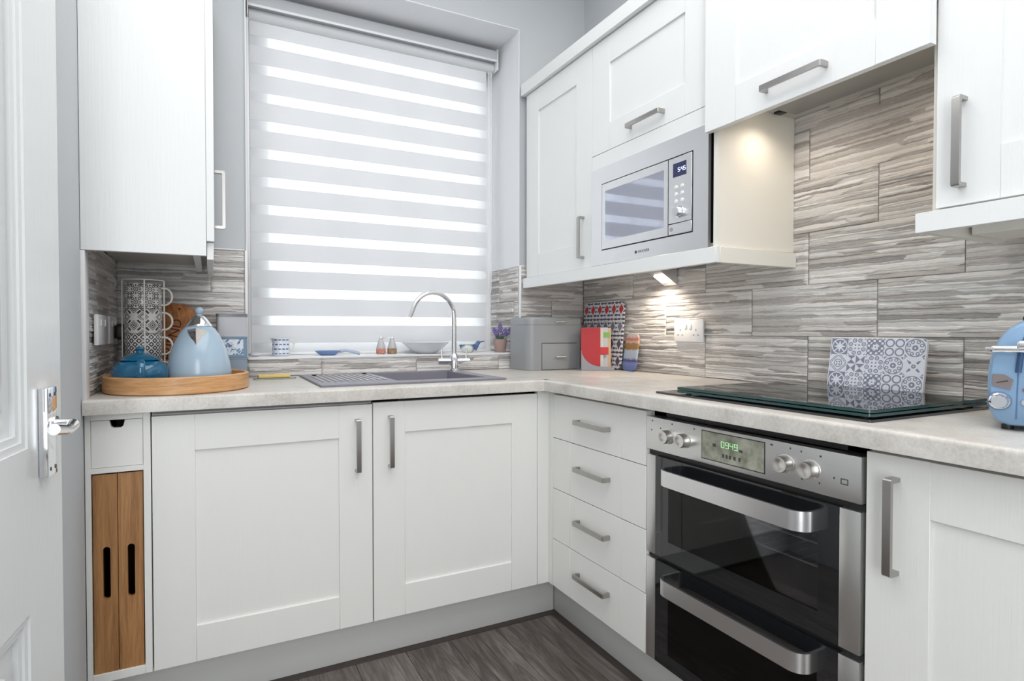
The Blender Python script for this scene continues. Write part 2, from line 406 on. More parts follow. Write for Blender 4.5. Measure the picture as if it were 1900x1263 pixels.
bm = NB(); box(bm, XL, XL + .010, -.602, -.552, ZT, 1.2995, .001); box(bm, -1.598, -1.588, -.010, .30, .985, 1.40, .001); box(bm, -.378, -.370, -.011, .004, ZT, 1.402, .001); box(bm, -1.588, -.378, -.009, .004, .977, .9855, .001); box(bm, XL, -1.598, -.009, .004, 1.399, 1.404, .001); box(bm, -.37, -.345, -.009, .004, 1.399, 1.404, .001)
struct('trim_4', bm, Mat('tile_trim_white', (.80, .80, .81), .35).m)

# ------------------------------------------------------------------ window and blind
bm = NB(); frameplate(bm, 'y', .30, .36, -1.592, -.375, .985, 2.527, [(-1.525, -.445, 1.012, 2.47)])
win = struct('window_1', bm, upvc)
bm = NB(); frameplate(bm, 'y', .292, .345, -1.525, -.445, 1.012, 2.47, [(-1.482, -1.166, 1.036, 2.43), (-1.154, -.874, 1.036, 2.43), (-.862, -.606, 1.036, 2.43), (-.594, -.488, 1.036, 2.43)]); obj('sash', bm, upvc, win)
bm = NB(); box(bm, -1.525, -.445, .318, .322, 1.012, 2.47); obj('pane', bm, clear, win)
blind = thing('window_blind', 'white zebra blind of dense and sheer horizontal bands over the window', 'blind', (-1.0, .215, .99))
bm = NB(); prism(bm, [(.172, 2.448), (.172, 2.492), (.18, 2.500), (.262, 2.500), (.262, 2.448)], 'x', -1.570, -.405); obj('headrail', bm, Mat('silver_grey_cassette', (.55, .56, .58), .35).m, blind)
bm = NB(); box(bm, -1.568, -.407, .169, .175, 2.440, 2.450, .001); box(bm, -1.573, -1.569, .168, .264, 2.40, 2.503, .001); box(bm, -.406, -.401, .168, .264, 2.40, 2.503, .001); obj('cassette_trim', bm, whitepl, blind)
bm = NB(); cyl(bm, (-1.565, .222, 2.425), (-.410, .222, 2.425), .026, n=24); obj('fabric_roll', bm, dense, blind)
x0b, x1b = -1.562, -.447
z = 2.419
for i in range(13):
    zt = z - i * .1186; zb_ = zt - .077
    if zb_ < 1.0: zb_ = 1.03
    if i == 12: break
    bm = NB(); box(bm, x0b, x1b, .2145, .2155, zb_, zt); obj('dense_band', bm, dense, blind)
    bm = NB(); zz = max(zt - .1186, .995); box(bm, x0b, x1b, .2148, .2152, zz, zb_); obj('sheer_band', bm, sheer, blind)
bm = NB(); box(bm, x0b, x1b, .209, .221, .986, .9965, .002); obj('bottom_bar', bm, whitepl, blind)
bm = NB()
for x in (-.432,): tube(bm, [(x, .212, 2.42), (x, .212, 1.3)], .0022, 6); tube(bm, [(x + .012, .212, 2.42), (x + .012, .212, 1.3)], .0022, 6); tube(bm, [(x, .212, 1.3), (x + .003, .212, 1.29), (x + .009, .212, 1.29), (x + .012, .212, 1.3)], .0022, 6)
obj('chain', bm, whitepl, blind)
bm = NB(); box(bm, -1.579, -1.566, .19, .24, .995, 2.40, .002); obj('side_guide', bm, whitepl, blind)

# ------------------------------------------------------------------ cabinet helpers
AX = {'y-': (Vector((1, 0, 0)), Vector((0, -1, 0))), 'x-': (Vector((0, -1, 0)), Vector((-1, 0, 0))), 'x+': (Vector((0, 1, 0)), Vector((1, 0, 0)))}
def fbox(bm, face, plane, a0, a1, z0, z1, d0, d1, bev=0, seg=2):
    """box on a face: a along the face (x or y), d outwards from plane"""
    if face == 'y-': box(bm, a0, a1, plane - d0, plane - d1, z0, z1, bev, seg)
    elif face == 'x-': box(bm, plane - d0, plane - d1, a0, a1, z0, z1, bev, seg)
    else: box(bm, plane + d0, plane + d1, a0, a1, z0, z1, bev, seg)
def handle(parent, face, plane, a, z, vertical, L_=.168, w=.014, out=.030, t=.008, mat=None):
    bm = NB(); h = L_ / 2
    def sweep():
        # rounded strap: profile path in (s, d)
        r = .006; P = [(-h, 0.), (-h, out - r)] + [(-h + r - r * math.cos(q), out - r + r * math.sin(q)) for q in (math.pi / 6, math.pi / 3, math.pi / 2)] + [(h - r + r * math.sin(q), out - r + r * math.cos(q)) for q in (0, math.pi / 6, math.pi / 3)] + [(h, out - r), (h, 0.)]
        ti = t; hi = h - ti; Q = [(-hi, 0.), (-hi, out - ti - .002), (-hi + .002, out - ti), (hi - .002, out - ti), (hi, out - ti - .002), (hi, 0.)]
        return P, Q
    P, Q = sweep(); poly = P + Q[::-1]
    def p3(s_, d, k):
        if vertical: aa, zz = a + k, z + s_
        else: aa, zz = a + s_, z + k
        return {'y-': (aa, plane - d, zz), 'x-': (plane - d, aa, zz), 'x+': (plane + d, aa, zz)}[face]
    n = len(poly); A = [bm.verts.new(p3(s_, d, -w / 2)) for s_, d in poly]; B = [bm.verts.new(p3(s_, d, w / 2)) for s_, d in poly]
    bm.faces.new(A[::-1]); bm.faces.new(B)
    for i in range(n): bm.faces.new((A[i], A[(i + 1) % n], B[(i + 1) % n], B[i]))
    tri(bm)
    return obj('handle', bm, mat or steel_h, parent, smooth=25)
def shaker(parent, face, plane, a0, a1, z0, z1, mat, stile=.106, rail=.102, thick=.020, name='door', botrail=None):
    br = botrail or rail; bm = NB(); e = .0007
    d0 = 0; d1 = thick
    fbox(bm, face, plane, a0, a0 + stile, z0, z1, -d1 if False else -thick, 0, e, 1)
    fbox(bm, face, plane, a1 - stile, a1, z0, z1, -thick, 0, e, 1)
    fbox(bm, face, plane, a0 + stile, a1 - stile, z1 - rail, z1, -thick, -.0004, e, 1)
    fbox(bm, face, plane, a0 + stile, a1 - stile, z0, z0 + br, -thick, -.0004, e, 1)
    d = obj(name, bm, mat, parent)
    bm = NB(); fbox(bm, face, plane, a0 + stile - .002, a1 - stile + .002, z0 + br - .002, z1 - rail + .002, -thick + .002, -.0075)
    # small chamfer moulding round the panel
    obj('panel', bm, mat, d)
    return d
def carcass(parent, x0, x1, y0, y1, z0, z1, mat, t=.018, open_face='y-'):
    bm = NB()
    if open_face == 'y-':
        box(bm, x0, x0 + t, y0, y1, z0, z1); box(bm, x1 - t, x1, y0, y1, z0, z1); box(bm, x0 + t, x1 - t, y0, y1, z0, z0 + t); box(bm, x0 + t, x1 - t, y0, y1, z1 - t, z1); box(bm, x0 + t, x1 - t, y1 - t, y1, z0 + t, z1 - t)
    elif open_face == 'x-':
        box(bm, x0, x1, y0, y0 + t, z0, z1); box(bm, x0, x1, y1 - t, y1, z0, z1); box(bm, x0, x1, y0 + t, y1 - t, z0, z0 + t); box(bm, x0, x1, y0 + t, y1 - t, z1 - t, z1); box(bm, x1 - t, x1, y0 + t, y1 - t, z0 + t, z1 - t)
    else:
        box(bm, x0, x1, y0, y0 + t, z0, z1); box(bm, x0, x1, y1 - t, y1, z0, z1); box(bm, x0, x1, y0 + t, y1 - t, z0, z0 + t); box(bm, x0, x1, y0 + t, y1 - t, z1 - t, z1); box(bm, x0, x0 + t, y0 + t, y1 - t, z0 + t, z1 - t)
    return obj('carcass', bm, mat, parent)

YF = -.5852; XF = -.5835; ZD, ZU = .149, .8585; ZC = .8685
# plinths
bm = NB(); box(bm, -2.02, -.517, -.517, -.499, .001, .1485, .001); single('plinth', bm, plinthm, 'pale plinth board under the base units along the window wall', 'plinth')
bm = NB(); box(bm, -.514, -.496, -3.2, -.497, .001, .1485, .001); single('plinth', bm, plinthm, 'pale plinth board under the drawers and oven along the hob wall', 'plinth')
# integrated appliance door unit
t = thing('base_cabinet', 'wide cream shaker base cabinet between slim unit and sink cabinet', 'cabinet', (-1.56, -.3, .149))
carcass(t, -1.869, -1.251, YF + .022, -.03, ZD, .862, cream)
bm = NB(); box(bm, -1.866, -1.254, YF + .004, YF + .0205, .8605, .8685); obj('steel_strip', bm, Mat('dull_grey_strip', (.16, .165, .18), .5).m, t, label='thin grey metal strip under the worktop')
d = shaker(t, 'y-', YF, -1.8685, -1.2525, ZD, ZU - .004, white); handle(d, 'y-', YF, -1.302, .727, True)
# sink cabinet
t = thing('base_cabinet', 'cream shaker base cabinet in the corner under the sink', 'cabinet', (-.94, -.3, .149))
carcass(t, -1.249, -.634, YF + .022, -.03, ZD, .70, cream)
d = shaker(t, 'y-', YF, -1.249, -.634, ZD, ZU, white); handle(d, 'y-', YF, -1.194, .731, True)
bm = NB(); box(bm, -.632, XF, YF, YF + .02, ZD, ZC, .0007, 1); box(bm, XF, XF + .02, -.6125, YF + .02, ZD, ZC, .0007, 1)
single('corner_post', bm, white, 'narrow cream corner post between sink cabinet and drawers', 'post')
# drawers
t = thing('drawer_unit', 'cream unit of four drawers beside the oven', 'drawers', (-.3, -.86, .149))
carcass(t, XF + .022, -.03, -1.1035, -.6135, ZD, .865, cream, open_face='x-')
zs = [.149, .325, .512, .698, ZU]
for i in range(4):
    a0, a1 = -1.1025, -.6145; z0, z1 = zs[i] + .0012, zs[i + 1] - .0012; e = .0007; bm = NB()
    fbox(bm, 'x-', XF, a0, a0 + .108, z0, z1, -.02, 0, e, 1); fbox(bm, 'x-', XF, a1 - .108, a1, z0, z1, -.02, 0, e, 1); fbox(bm, 'x-', XF, a0 + .108, a1 - .108, z0, z1, -.02, -.0003, e, 1)
    d = obj('drawer', bm, white, t); handle(d, 'x-', XF, -.858, [.252, .434, .618, .778][i], False)
# right base cabinet
t = thing('base_cabinet', 'cream shaker base cabinet right of the oven', 'cabinet', (-.3, -2.0, .149))
carcass(t, XF + .022, -.03, -2.304, -1.704, ZD, .865, cream, open_face='x-')
d = shaker(t, 'x-', XF, -2.303, -1.7055, ZD, ZU, white); handle(d, 'x-', XF, -1.757, .730, True, L_=.180)
t = thing('base_cabinet', 'cream base cabinet at the far right end, out of view', 'cabinet', (-.3, -2.6, .149))
carcass(t, XF + .022, -.03, -2.905, -2.306, ZD, .865, cream, open_face='x-'); d = shaker(t, 'x-', XF, -2.904, -2.305, ZD, ZU, white); handle(d, 'x-', XF, -2.36, .730, True, L_=.180)

# slim unit on the left
t = thing('slim_base_unit', 'slim cream base unit with small drawer above two oak trays', 'cabinet', (-1.95, -.3, .149))
bm = NB(); y0, y1 = YF, -.03
box(bm, -2.022, -2.009, y0, y1, ZD, ZC, .0006, 1); box(bm, -1.889, -1.8715, y0, y1, ZD, ZC, .0006, 1); box(bm, -2.009, -1.889, y0, y1, .852, ZC, .0004, 1); box(bm, -2.009, -1.889, y0, y1, .7105, .7245, .0004, 1); box(bm, -2.009, -1.889, y0, y1, ZD, .172, .0006, 1); box(bm, -2.009, -1.889, y1 - .01, y1, .172, .852)
obj('carcass', bm, white, t)
bm = NB(); prism(bm, [(-2.008, .7255), (-1.890, .7255), (-1.890, .8505), (-1.931, .8505), (-1.935, .834), (-1.941, .830), (-1.957, .830), (-1.963, .834), (-1.967, .8505), (-2.008, .8505)], 'y', y0 + .003, y0 + .016)
tri(bm)
d = obj('drawer', bm, white, t); bm = NB(); box(bm, -2.006, -2.0, y0 + .016, -.2, .728, .83); box(bm, -1.898, -1.892, y0 + .016, -.2, .728, .83); box(bm, -2.0, -1.898, y0 + .018, -.2, .728, .736); obj('drawer_box', bm, dark, d)
def slot_tray(x0, x1, z0, z1, sx, s0, s1, label):
    t_ = thing('oak_tray', label, 'tray', ((x0 + x1) / 2, -.4, z0), 'oak trays stored upright in the slim unit')
    bm = NB(); pts = rrect(x0, x1, z0, z1, .001, 1); w = .0085
    # front board with a stadium slot
    outer = [(x0, z0), (x1, z0), (x1, z1), (x0, z1)]
    N = 8; sl = [(sx + w * math.cos(math.pi * i / N), s1 + w * math.sin(math.pi * i / N)) for i in range(N + 1)] + [(sx + w * math.cos(math.pi + math.pi * i / N), s0 + w * math.sin(math.pi + math.pi * i / N)) for i in range(N + 1)]
    ya, yb = YF + .004, YF + .018
    for yy in (ya, yb):
        O = [bm.verts.new((p[0], yy, p[1])) for p in outer]; I = [bm.verts.new((p[0], yy, p[1])) for p in sl]
        E = [bm.edges.new((O[i], O[(i + 1) % 4])) for i in range(4)] + [bm.edges.new((I[i], I[(i + 1) % len(I)])) for i in range(len(I))]
        bmesh.ops.triangle_fill(bm, use_beauty=True, edges=E)
        if yy == ya: O1, I1 = O, I
    for A, B in ((O1, O), (I1, I)):
        for i in range(len(A)): bm.faces.new((A[i], A[(i + 1) % len(A)], B[(i + 1) % len(A)], B[i]))
    obj('front_board', bm, oakv, t_, smooth=30)
    bm = NB(); box(bm, x0 + .001, x0 + .007, yb + .0005, -.08, z0 + .001, z1 - .004); box(bm, x0 + .007, x1 - .001, yb + .0005, -.08, z0 + .001, z0 + .008); box(bm, x0 + .007, x1 - .001, yb + .0005, -.08, z1 - .012, z1 - .004); box(bm, x0 + .007, x1 - .001, -.09, -.08, z0 + .008, z1 - .012)
    obj('tray_body', bm, oakv, t_)
slot_tray(-2.0065, -1.9512, .1725, .7065, -1.9765, .378, .503, 'upright oak tray with oval slot, left one in slim unit')
slot_tray(-1.9495, -1.8915, .1725, .7065, -1.920, .375, .503, 'upright oak tray with oval slot, right one in slim unit')

# ------------------------------------------------------------------ worktop (one L-shaped slab with the sink cut out)
SX0, SX1, SY0, SY1 = -1.405, -.735, -.538, -.052        # sink rim
BX0, BX1, BY0, BY1 = -1.130, -.792, -.470, -.105        # bowl
YW, XW = -.6140, -.6209; ZB = .8706
bm = NB()
nose = [(0, ZB), (0, ZT - .008), (.0012, ZT - .004), (.004, ZT - .0012), (.008, ZT), (.03, ZT), (.03, ZB)]
def slab(bm, x0, x1, y0, y1): box(bm, x0, x1, y0, y1, ZB, ZT)
A = []
frameplate(bm, 'z', ZB, ZT, -2.022, -.0005, YW + .03, -.0005, [(BX0 - .004, BX1 + .004, BY0 - .004, BY1 + .004)])
b2 = NB(); box(b2, XW + .03, -.0005, -3.0, YW + .03, ZB, ZT); merge(bm, b2, Matrix())
b2 = NB(); prism(b2, [(YW + a, z_) for a, z_ in nose], 'x', -2.022, XW + .03); merge(bm, b2, Matrix())
b2 = NB(); prism(b2, [(XW + a, z_) for a, z_ in nose], 'y', -3.0, YW + .03); merge(bm, b2, Matrix())
single('worktop', bm, worktopm, 'long L-shaped mottled pale stone-effect worktop', 'worktop', smooth=50)

# ------------------------------------------------------------------ sink and tap
greysink = Mat('grey_composite', srgb(138, 136, 146), .45); greysink.bump(greysink.noise((1, 1, 1), 400, 2), .0003, .5); greysink = greysink.m
t = thing('sink', 'grey composite inset sink with ribbed drainer on its left', 'sink', ((SX0 + SX1) / 2, -.3, ZT))
bm = NB(); frameplate(bm, 'z', ZT + .0004, ZT + .0065, SX0, SX1, SY0, SY1, [(BX0, BX1, BY0, BY1)])
es = [e for e in bm.edges if len(e.link_faces) == 2 and e.calc_face_angle(0) > .5]; bmesh.ops.bevel(bm, geom=es, offset=.0018, segments=2, affect='EDGES')
obj('rim', bm, greysink, t)
bm = NB(); zf = ZT - .16; r = .002
box(bm, BX0 - r, BX0 + r, BY0, BY1, zf, ZT + .004); box(bm, BX1 - r, BX1 + r, BY0, BY1, zf, ZT + .004); box(bm, BX0, BX1, BY0 - r, BY0 + r, zf, ZT + .004); box(bm, BX0, BX1, BY1 - r, BY1 + r, zf, ZT + .004); box(bm, BX0, BX1, BY0, BY1, zf - .004, zf)
box(bm, BX0 + r, BX1 - r, BY1 - .018, BY1 - r, zf, ZT - .03)
obj('bowl', bm, greysink, t)
bm = NB(); cyl(bm, (-.96, -.29, zf), (-.96, -.29, zf + .003), .04); obj('waste', bm, chrome, t)
for i in range(11):
    x = -1.375 + i * .0215; bm = NB(); tube(bm, [(x, -.435, ZT + .008), (x, -.15, ZT + .008)], .003, 8); obj('drainer_rib', bm, steel, t)
for x in (-1.36, -1.165): bm = NB(); box(bm, x - .012, x + .012, -.140, -.128, ZT + .0066, ZT + .012, .002); obj('rubber_foot', bm, blackpl, t)
t = thing('kitchen_tap', 'tall chrome swan-neck mixer tap standing behind the sink bowl', 'tap', (-.766, -.115, ZT + .0065))
X, Y, Z0 = -.766, -.115, ZT + .0066
bm = NB(); lathe(bm, (X, Y, Z0), [(.024, 0), (.024, .004), (.0190, .008), (.0190, .062), (.0155, .067), (.0125, .075)], 28); obj('body', bm, chrome, t)
bm = NB(); ax = Vector((.96, -.28, 0)).normalized(); c = Vector((X, Y, Z0 + .042))
cyl(bm, c - ax * .068, c + ax * .068, .0140, n=24); obj('crossbar', bm, chrome, t)
for s_ in (-1, 1):
    bm = NB(); q = c + ax * .053 * s_; cyl(bm, q + Vector((0, 0, .010)), q + Vector((0, 0, .056)), .0040, n=12); obj('lever', bm, chrome, t)
P = [Vector((X, Y, Z0 + .07 + i * .03)) for i in range(6)]; sw = Vector((-.985, -.17, 0)).normalized(); R0 = .103; zc = Z0 + .232
P += [Vector((X, Y, zc)) + sw * (R0 - R0 * math.cos(a)) + Vector((0, 0, R0 * math.sin(a))) for a in [math.radians(q_) for q_ in range(0, 168, 8)]]
a = math.radians(166); e_ = P[-1]; dd = (P[-1] - P[-2]).normalized(); P.append(e_ + dd * .04)
bm = NB(); tube(bm, P, [.0105] * 6 + [.0095] * (len(P) - 6), 16); obj('spout', bm, chrome, t, smooth=60)

# ------------------------------------------------------------------ built-in double oven
OY0, OY1 = -1.6975, -1.1055
t = thing('double_oven', 'built-in steel and black glass double oven below the hob', 'oven', (-.3, -1.4, .152))
bm = NB(); g = .018
bmb = NB(); box(bm, XF + .030, XF + .034, OY0 - .004, OY0 + .045, .152, .868); box(bm, XF + .030, XF + .034, OY1 - .045, OY1 + .001, .152, .868); box(bm, XF + .03, XF + .034, OY0, OY1, .846, .868); box(bm, XF + .012, XF + .034, OY0, OY1, .735, .75); box(bm, XF + .012, XF + .034, OY0, OY1, .436, .455); box(bm, XF + .03, XF + .034, OY0, OY1, .152, .165)
obj('casing', bm, blackpl, t)
bmb.free()
# cavities
cav = Mat('oven_enamel', (.55, .55, .56), .5).m
rackm = Mat('rack_wire', (.85, .85, .84), .35, .3).m
def cavity(z0, z1):
    bm = NB(); x0, x1 = XF + .036, -.10; y0, y1 = OY0 + .05, OY1 - .05
    for a in ((x0, x1, y0, y0 + .004, z0, z1), (x0, x1, y1 - .004, y1, z0, z1), (x0, x1, y0, y1, z0, z0 + .004), (x0, x1, y0, y1, z1 - .004, z1), (x1 - .004, x1, y0, y1, z0, z1)): box(bm, *a)
    obj('cavity', bm, cav, t)
    for k, zz in enumerate([z0 + (z1 - z0) * .42, z0 + (z1 - z0) * .62]):
        bm = NB(); yy0, yy1 = y0 + .012, y1 - .012; zr = zz
        tube(bm, [(x0 + .008, yy0, zr), (x0 + .008, yy1, zr)], .0022, 6); tube(bm, [(x1 - .03, yy0, zr), (x1 - .03, yy1, zr)], .0022, 6); tube(bm, [(x0 + .008, yy0, zr), (x1 - .03, yy0, zr)], .0022, 6); tube(bm, [(x0 + .008, yy1, zr), (x1 - .03, yy1, zr)], .0022, 6)
        for i in range(14): y = yy0 + (yy1 - yy0) * (i + 1) / 15; tube(bm, [(x0 + .008, y, zr + .002), (x1 - .03, y, zr + .002)], .0014, 5)
        obj('rack', bm, rackm, t)
cavity(.475, .725); cavity(.165, .425)
# control fascia
bm = NB(); box(bm, XF - .002, XF + .025, OY0, OY1, .7515, .8445, .002); fas = obj('control_panel', bm, steel_o, t)
dispm = Mat('display_olive_glass', srgb(120, 122, 104), .12); dispm.color(dispm.ramp(dispm.noise((1, 1, 1), 26, 5, .6), [(.35, srgb(118, 120, 102)), (.5, srgb(152, 154, 138)), (.7, srgb(178, 178, 162))])); dispm = dispm.m
bm = NB(); box(bm, XF - .0032, XF - .002, -1.487, -1.309, .7655, .8345, .0004, 1); dsp = obj('display', bm, dispm, fas)
bm = NB(); box(bm, XF - .0028, XF - .002, -1.489, -1.307, .7635, .8365); 
obj('display_frame', bm, blackpl, fas)
bm = NB(); sevenseg(bm, '0949', -.0235, -.006, .0095, .0150, .0011, .0032); bm.transform(onface((XF - .0033, -1.392, .808), (0, -1, 0), (0, 0, 1))); obj('clock_digits', bm, emis('green_led', (.45, 1, .45), .75), fas)
iconm = Mat('dark_print', (.06, .06, .06), .5).m
bm = NB()
for (y, z_, w_) in ((-1.13, .832, .004), (-1.127, .806, .003), (-1.162, .815, .003), (-1.205, .833, .004), (-1.282, .832, .004), (-1.505, .832, .006), (-1.55, .832, .003), (-1.575, .83, .003), (-1.617, .828, .004), (-1.577, .772, .003), (-1.615, .772, .003), (-1.645, .79, .003)):
    box(bm, XF - .0023, XF - .0019, y - w_ / 2, y + w_ / 2, z_, z_ + .004)
frb = NB(); frameplate(frb, 'x', XF - .0023, XF - .0019, -1.673, -1.658, .783, .795, [(-1.671, -1.660, .785, .793)]); merge(bm, frb, Matrix())
box(bm, XF - .0037, XF - .0032, -1.43, -1.421, .80, .806); box(bm, XF - .0037, XF - .0032, -1.352, -1.343, .80, .808)
for y in (-1.385, -1.395, -1.408, -1.375, -1.422): box(bm, XF - .0037, XF - .0032, y - .003, y + .003, .778, .787)
obj('printed_symbols', bm, iconm, fas, kind='stuff')
knobm = Mat('satin_knob', (.78, .76, .73), .30, 1).m
for y in (-1.193, -1.252, -1.540, -1.597):
    bm = NB(); zz = .799; b2 = NB(); lathe(b2, (0, 0, 0), [(.0205, 0), (.0205, .002), (.0185, .003), (.0180, .022), (.0170, .0245), (.0100, .0245), (.0090, .0238)], 32); merge(bm, b2, onface((XF - .002, y, zz), (0, -1, 0), (0, 0, 1))); k_ = obj('knob', bm, knobm, fas)
# oven doors
def oven_door(z0, z1, wz0, wz1):
    bm = NB(); frameplate(bm, 'x', XF, XF + .010, OY0 + .0425, OY1 - .0365, z0, z1, [(-1.612, -1.190, wz0, wz1)])
    d = obj('oven_door', bm, blackglass, t)
    for ya_, yb_ in ((OY1 - .036, OY1 - .001), (OY0 + .001, OY0 + .042)): bm = NB(); box(bm, XF - .001, XF + .024, ya_, yb_, z0, z1, .0012); obj('steel_side_strip', bm, steel_o, d)
    bm = NB(); box(bm, XF, XF + .005, -1.612, -1.190, wz0, wz1); obj('window_glass', bm, smokeglass, d)
    zc = z1 - .040; hh = .021
    # broad D-shaped strap handle
    out = .052; th = .007; ya, yb = -1.614, -1.196; R = .034; poly = [(ya, 0)]
    def arc(cx, cy, r, a0, a1, n=8): return [(cx + r * math.cos(math.radians(a0 + (a1 - a0) * i / n)), cy + r * math.sin(math.radians(a0 + (a1 - a0) * i / n))) for i in range(n + 1)]
    outer = [(ya, 0)] + arc(ya + R, out - R, R, 180, 90) + arc(yb - R, out - R, R, 90, 0) + [(yb, 0)]
    inner = [(ya + th, 0)] + arc(ya + R, out - R, R - th, 180, 90) + arc(yb - R, out - R, R - th, 90, 0) + [(yb - th, 0)]
    bm = NB(); n = len(outer); L4 = []
    for (o_, i_) in zip(outer, inner):
        L4.append([bm.verts.new((XF - o_[1], o_[0], zc - hh)), bm.verts.new((XF - o_[1], o_[0], zc + hh)), bm.verts.new((XF - i_[1], i_[0], zc + hh)), bm.verts.new((XF - i_[1], i_[0], zc - hh))])
    for a, b in zip(L4, L4[1:]):
        for i in range(4): bm.faces.new((a[i], a[(i + 1) % 4], b[(i + 1) % 4], b[i]))
    bm.faces.new(L4[0]); bm.faces.new(L4[-1][::-1])
    es = [e for e in bm.edges if len(e.link_faces) == 2 and e.calc_face_angle(0) > .9]; bmesh.ops.bevel(bm, geom=es, offset=.0018, segments=2, affect='EDGES')
    obj('handle', bm, steel_d, d, smooth=35)
oven_door(.455, .736, .505, .690); oven_door(.152, .441, .190, .392)

# ------------------------------------------------------------------ hob and glass saver
bm = NB(); prism(bm, rrect(-.565, -.065, -1.702, -1.116, .008, 4), 'z', ZT + .0004, ZT + .0055); tri(bm)
single('hob', bm, blackglass, 'black ceramic hob set on the worktop under the glass saver', 'hob')
t = thing('worktop_saver', 'clear tinted glass board raised on feet over the hob', 'glass board', (-.31, -1.42, ZT + .0055))
for z0 in (.9190, .9270):
    bm = NB(); prism(bm, rrect(-.555, -.105, -1.696, -1.186, .012, 5), 'z', z0, z0 + .0065); tri(bm)
    es = [e for e in bm.edges if len(e.link_faces) == 2 and e.calc_face_angle(0) > 1.2]; obj('glass_pane', bm, greenglass, t)
edge = Mat('dark_green_glass_edge', (.03, .075, .075), .12).m
for z0 in (.9190, .9270):
    bm = NB(); o_ = rrect(-.5556, -.1044, -1.6966, -1.1854, .0126, 5); i_ = rrect(-.5536, -.1064, -1.6946, -1.1874, .0106, 5); L4 = [[bm.verts.new((p[0], p[1], z)) for p, z in ((a_, z0 + .0006), (a_, z0 + .0059), (b_, z0 + .0059), (b_, z0 + .0006))] for a_, b_ in zip(o_, i_)]
    for p_, q_ in zip(L4, L4[1:] + L4[:1]):
        for k_ in range(4): bm.faces.new((p_[k_], p_[(k_ + 1) % 4], q_[(k_ + 1) % 4], q_[k_]))
    obj('glass_edge', bm, edge, t)
for x in (-.53, -.13):
    for y in (-1.67, -1.21): bm = NB(); cyl(bm, (x, y, ZT + .0058), (x, y, .9189), .007, n=14); obj('foot', bm, blackpl, t)

# ------------------------------------------------------------------ wall cabinets on the right
XU = -.350; UZ0, UZ1 = 1.3425, 2.206
t = thing('wall_cabinet', 'tall white shaker wall cabinet in the corner left of the microwave', 'cabinet', (-.17, -.28, UZ0))
carcass(t, XU + .021, -.012, -.532, -.022, UZ0, UZ1, cream, open_face='x-')
d = shaker(t, 'x-', XU, -.5315, -.024, UZ0 + .001, UZ1 - .001, white_up); handle(d, 'x-', XU, -.478, 1.467, True)
t = thing('wall_cabinet', 'white wall cabinet with flap door, housing the microwave', 'cabinet', (-.17, -.84, UZ0))
bm = NB(); x0, x1 = XU + .021, -.012
box(bm, x0, x1, -.552, -.5335, UZ0, UZ1); box(bm, x0, x1, -1.1245, -.552, UZ0, UZ0 + .016); box(bm, x0, x1, -1.1245, -.552, 1.757, 1.775); box(bm, x0, x1, -1.1245, -.552, UZ1 - .018, UZ1); box(bm, x1 - .01, x1, -1.1245, -.552, UZ0, UZ1); obj('carcass', bm, cream, t)
bm = NB(); box(bm, XU + .003, -.002, -1.1415, -1.1255, UZ0, UZ1, .0008, 1); obj('end_panel', bm, cream, t, label='cream side panel facing the hob')
bm = NB(); box(bm, XU, XU + .02, -1.1405, -.5335, 1.718, 1.7735, .0007, 1); obj('filler_strip', bm, white_up, t)
d = shaker(t, 'x-', XU, -1.118, -.5335, 1.7755, UZ1 - .001, white_up); handle(d, 'x-', XU, -.842, 1.820, False)
t = thing('pelmet', 'white light pelmet under the corner and microwave cabinets', 'pelmet', (-.2, -.6, 1.293))
bm = NB(); box(bm, XU - .015, XU + .003, -1.152, -.016, 1.293, 1.3405, .001, 1); obj('front_board', bm, white_up, t)
bm = NB(); box(bm, XU + .0035, -.004, -1.152, -1.134, 1.293, 1.3405, .001, 1); obj('return_board', bm, cream, t, label='cream return board facing the hob')
bm = NB(); prism(bm, [(XU - .020, 2.209), (XU - .020, 2.262), (XU + .05, 2.262), (XU + .05, 2.209)], 'y', -1.117, -.004); single('cornice', bm, white_up, 'white cornice board on top of the right wall cabinets', 'cornice')
# hood cabinet
XH = -.380
t = thing('hood_cabinet', 'white cooker-hood cabinet with wide flap door above the hob', 'cabinet', (-.18, -1.41, 1.68))
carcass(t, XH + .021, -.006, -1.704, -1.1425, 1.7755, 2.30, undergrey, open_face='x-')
d = shaker(t, 'x-', XH, -1.7045, -1.1215, 1.680, 2.262, white_up, stile=.107, rail=.10); handle(d, 'x-', XH, -1.408, 1.727, False)
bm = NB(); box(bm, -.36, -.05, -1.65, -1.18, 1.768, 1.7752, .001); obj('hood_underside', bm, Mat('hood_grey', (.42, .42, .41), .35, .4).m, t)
for y in (-1.24, -1.58): bm = NB(); cyl(bm, (-.20, y, 1.7655), (-.20, y, 1.768), .022, n=20); obj('lamp', bm, emis('lamp_warm', (1, .85, .65), 6), t)
bm = NB(); box(bm, -.115, -.085, -1.175, -1.150, 1.7695, 1.775, .001); obj('switch', bm, blackpl, t)
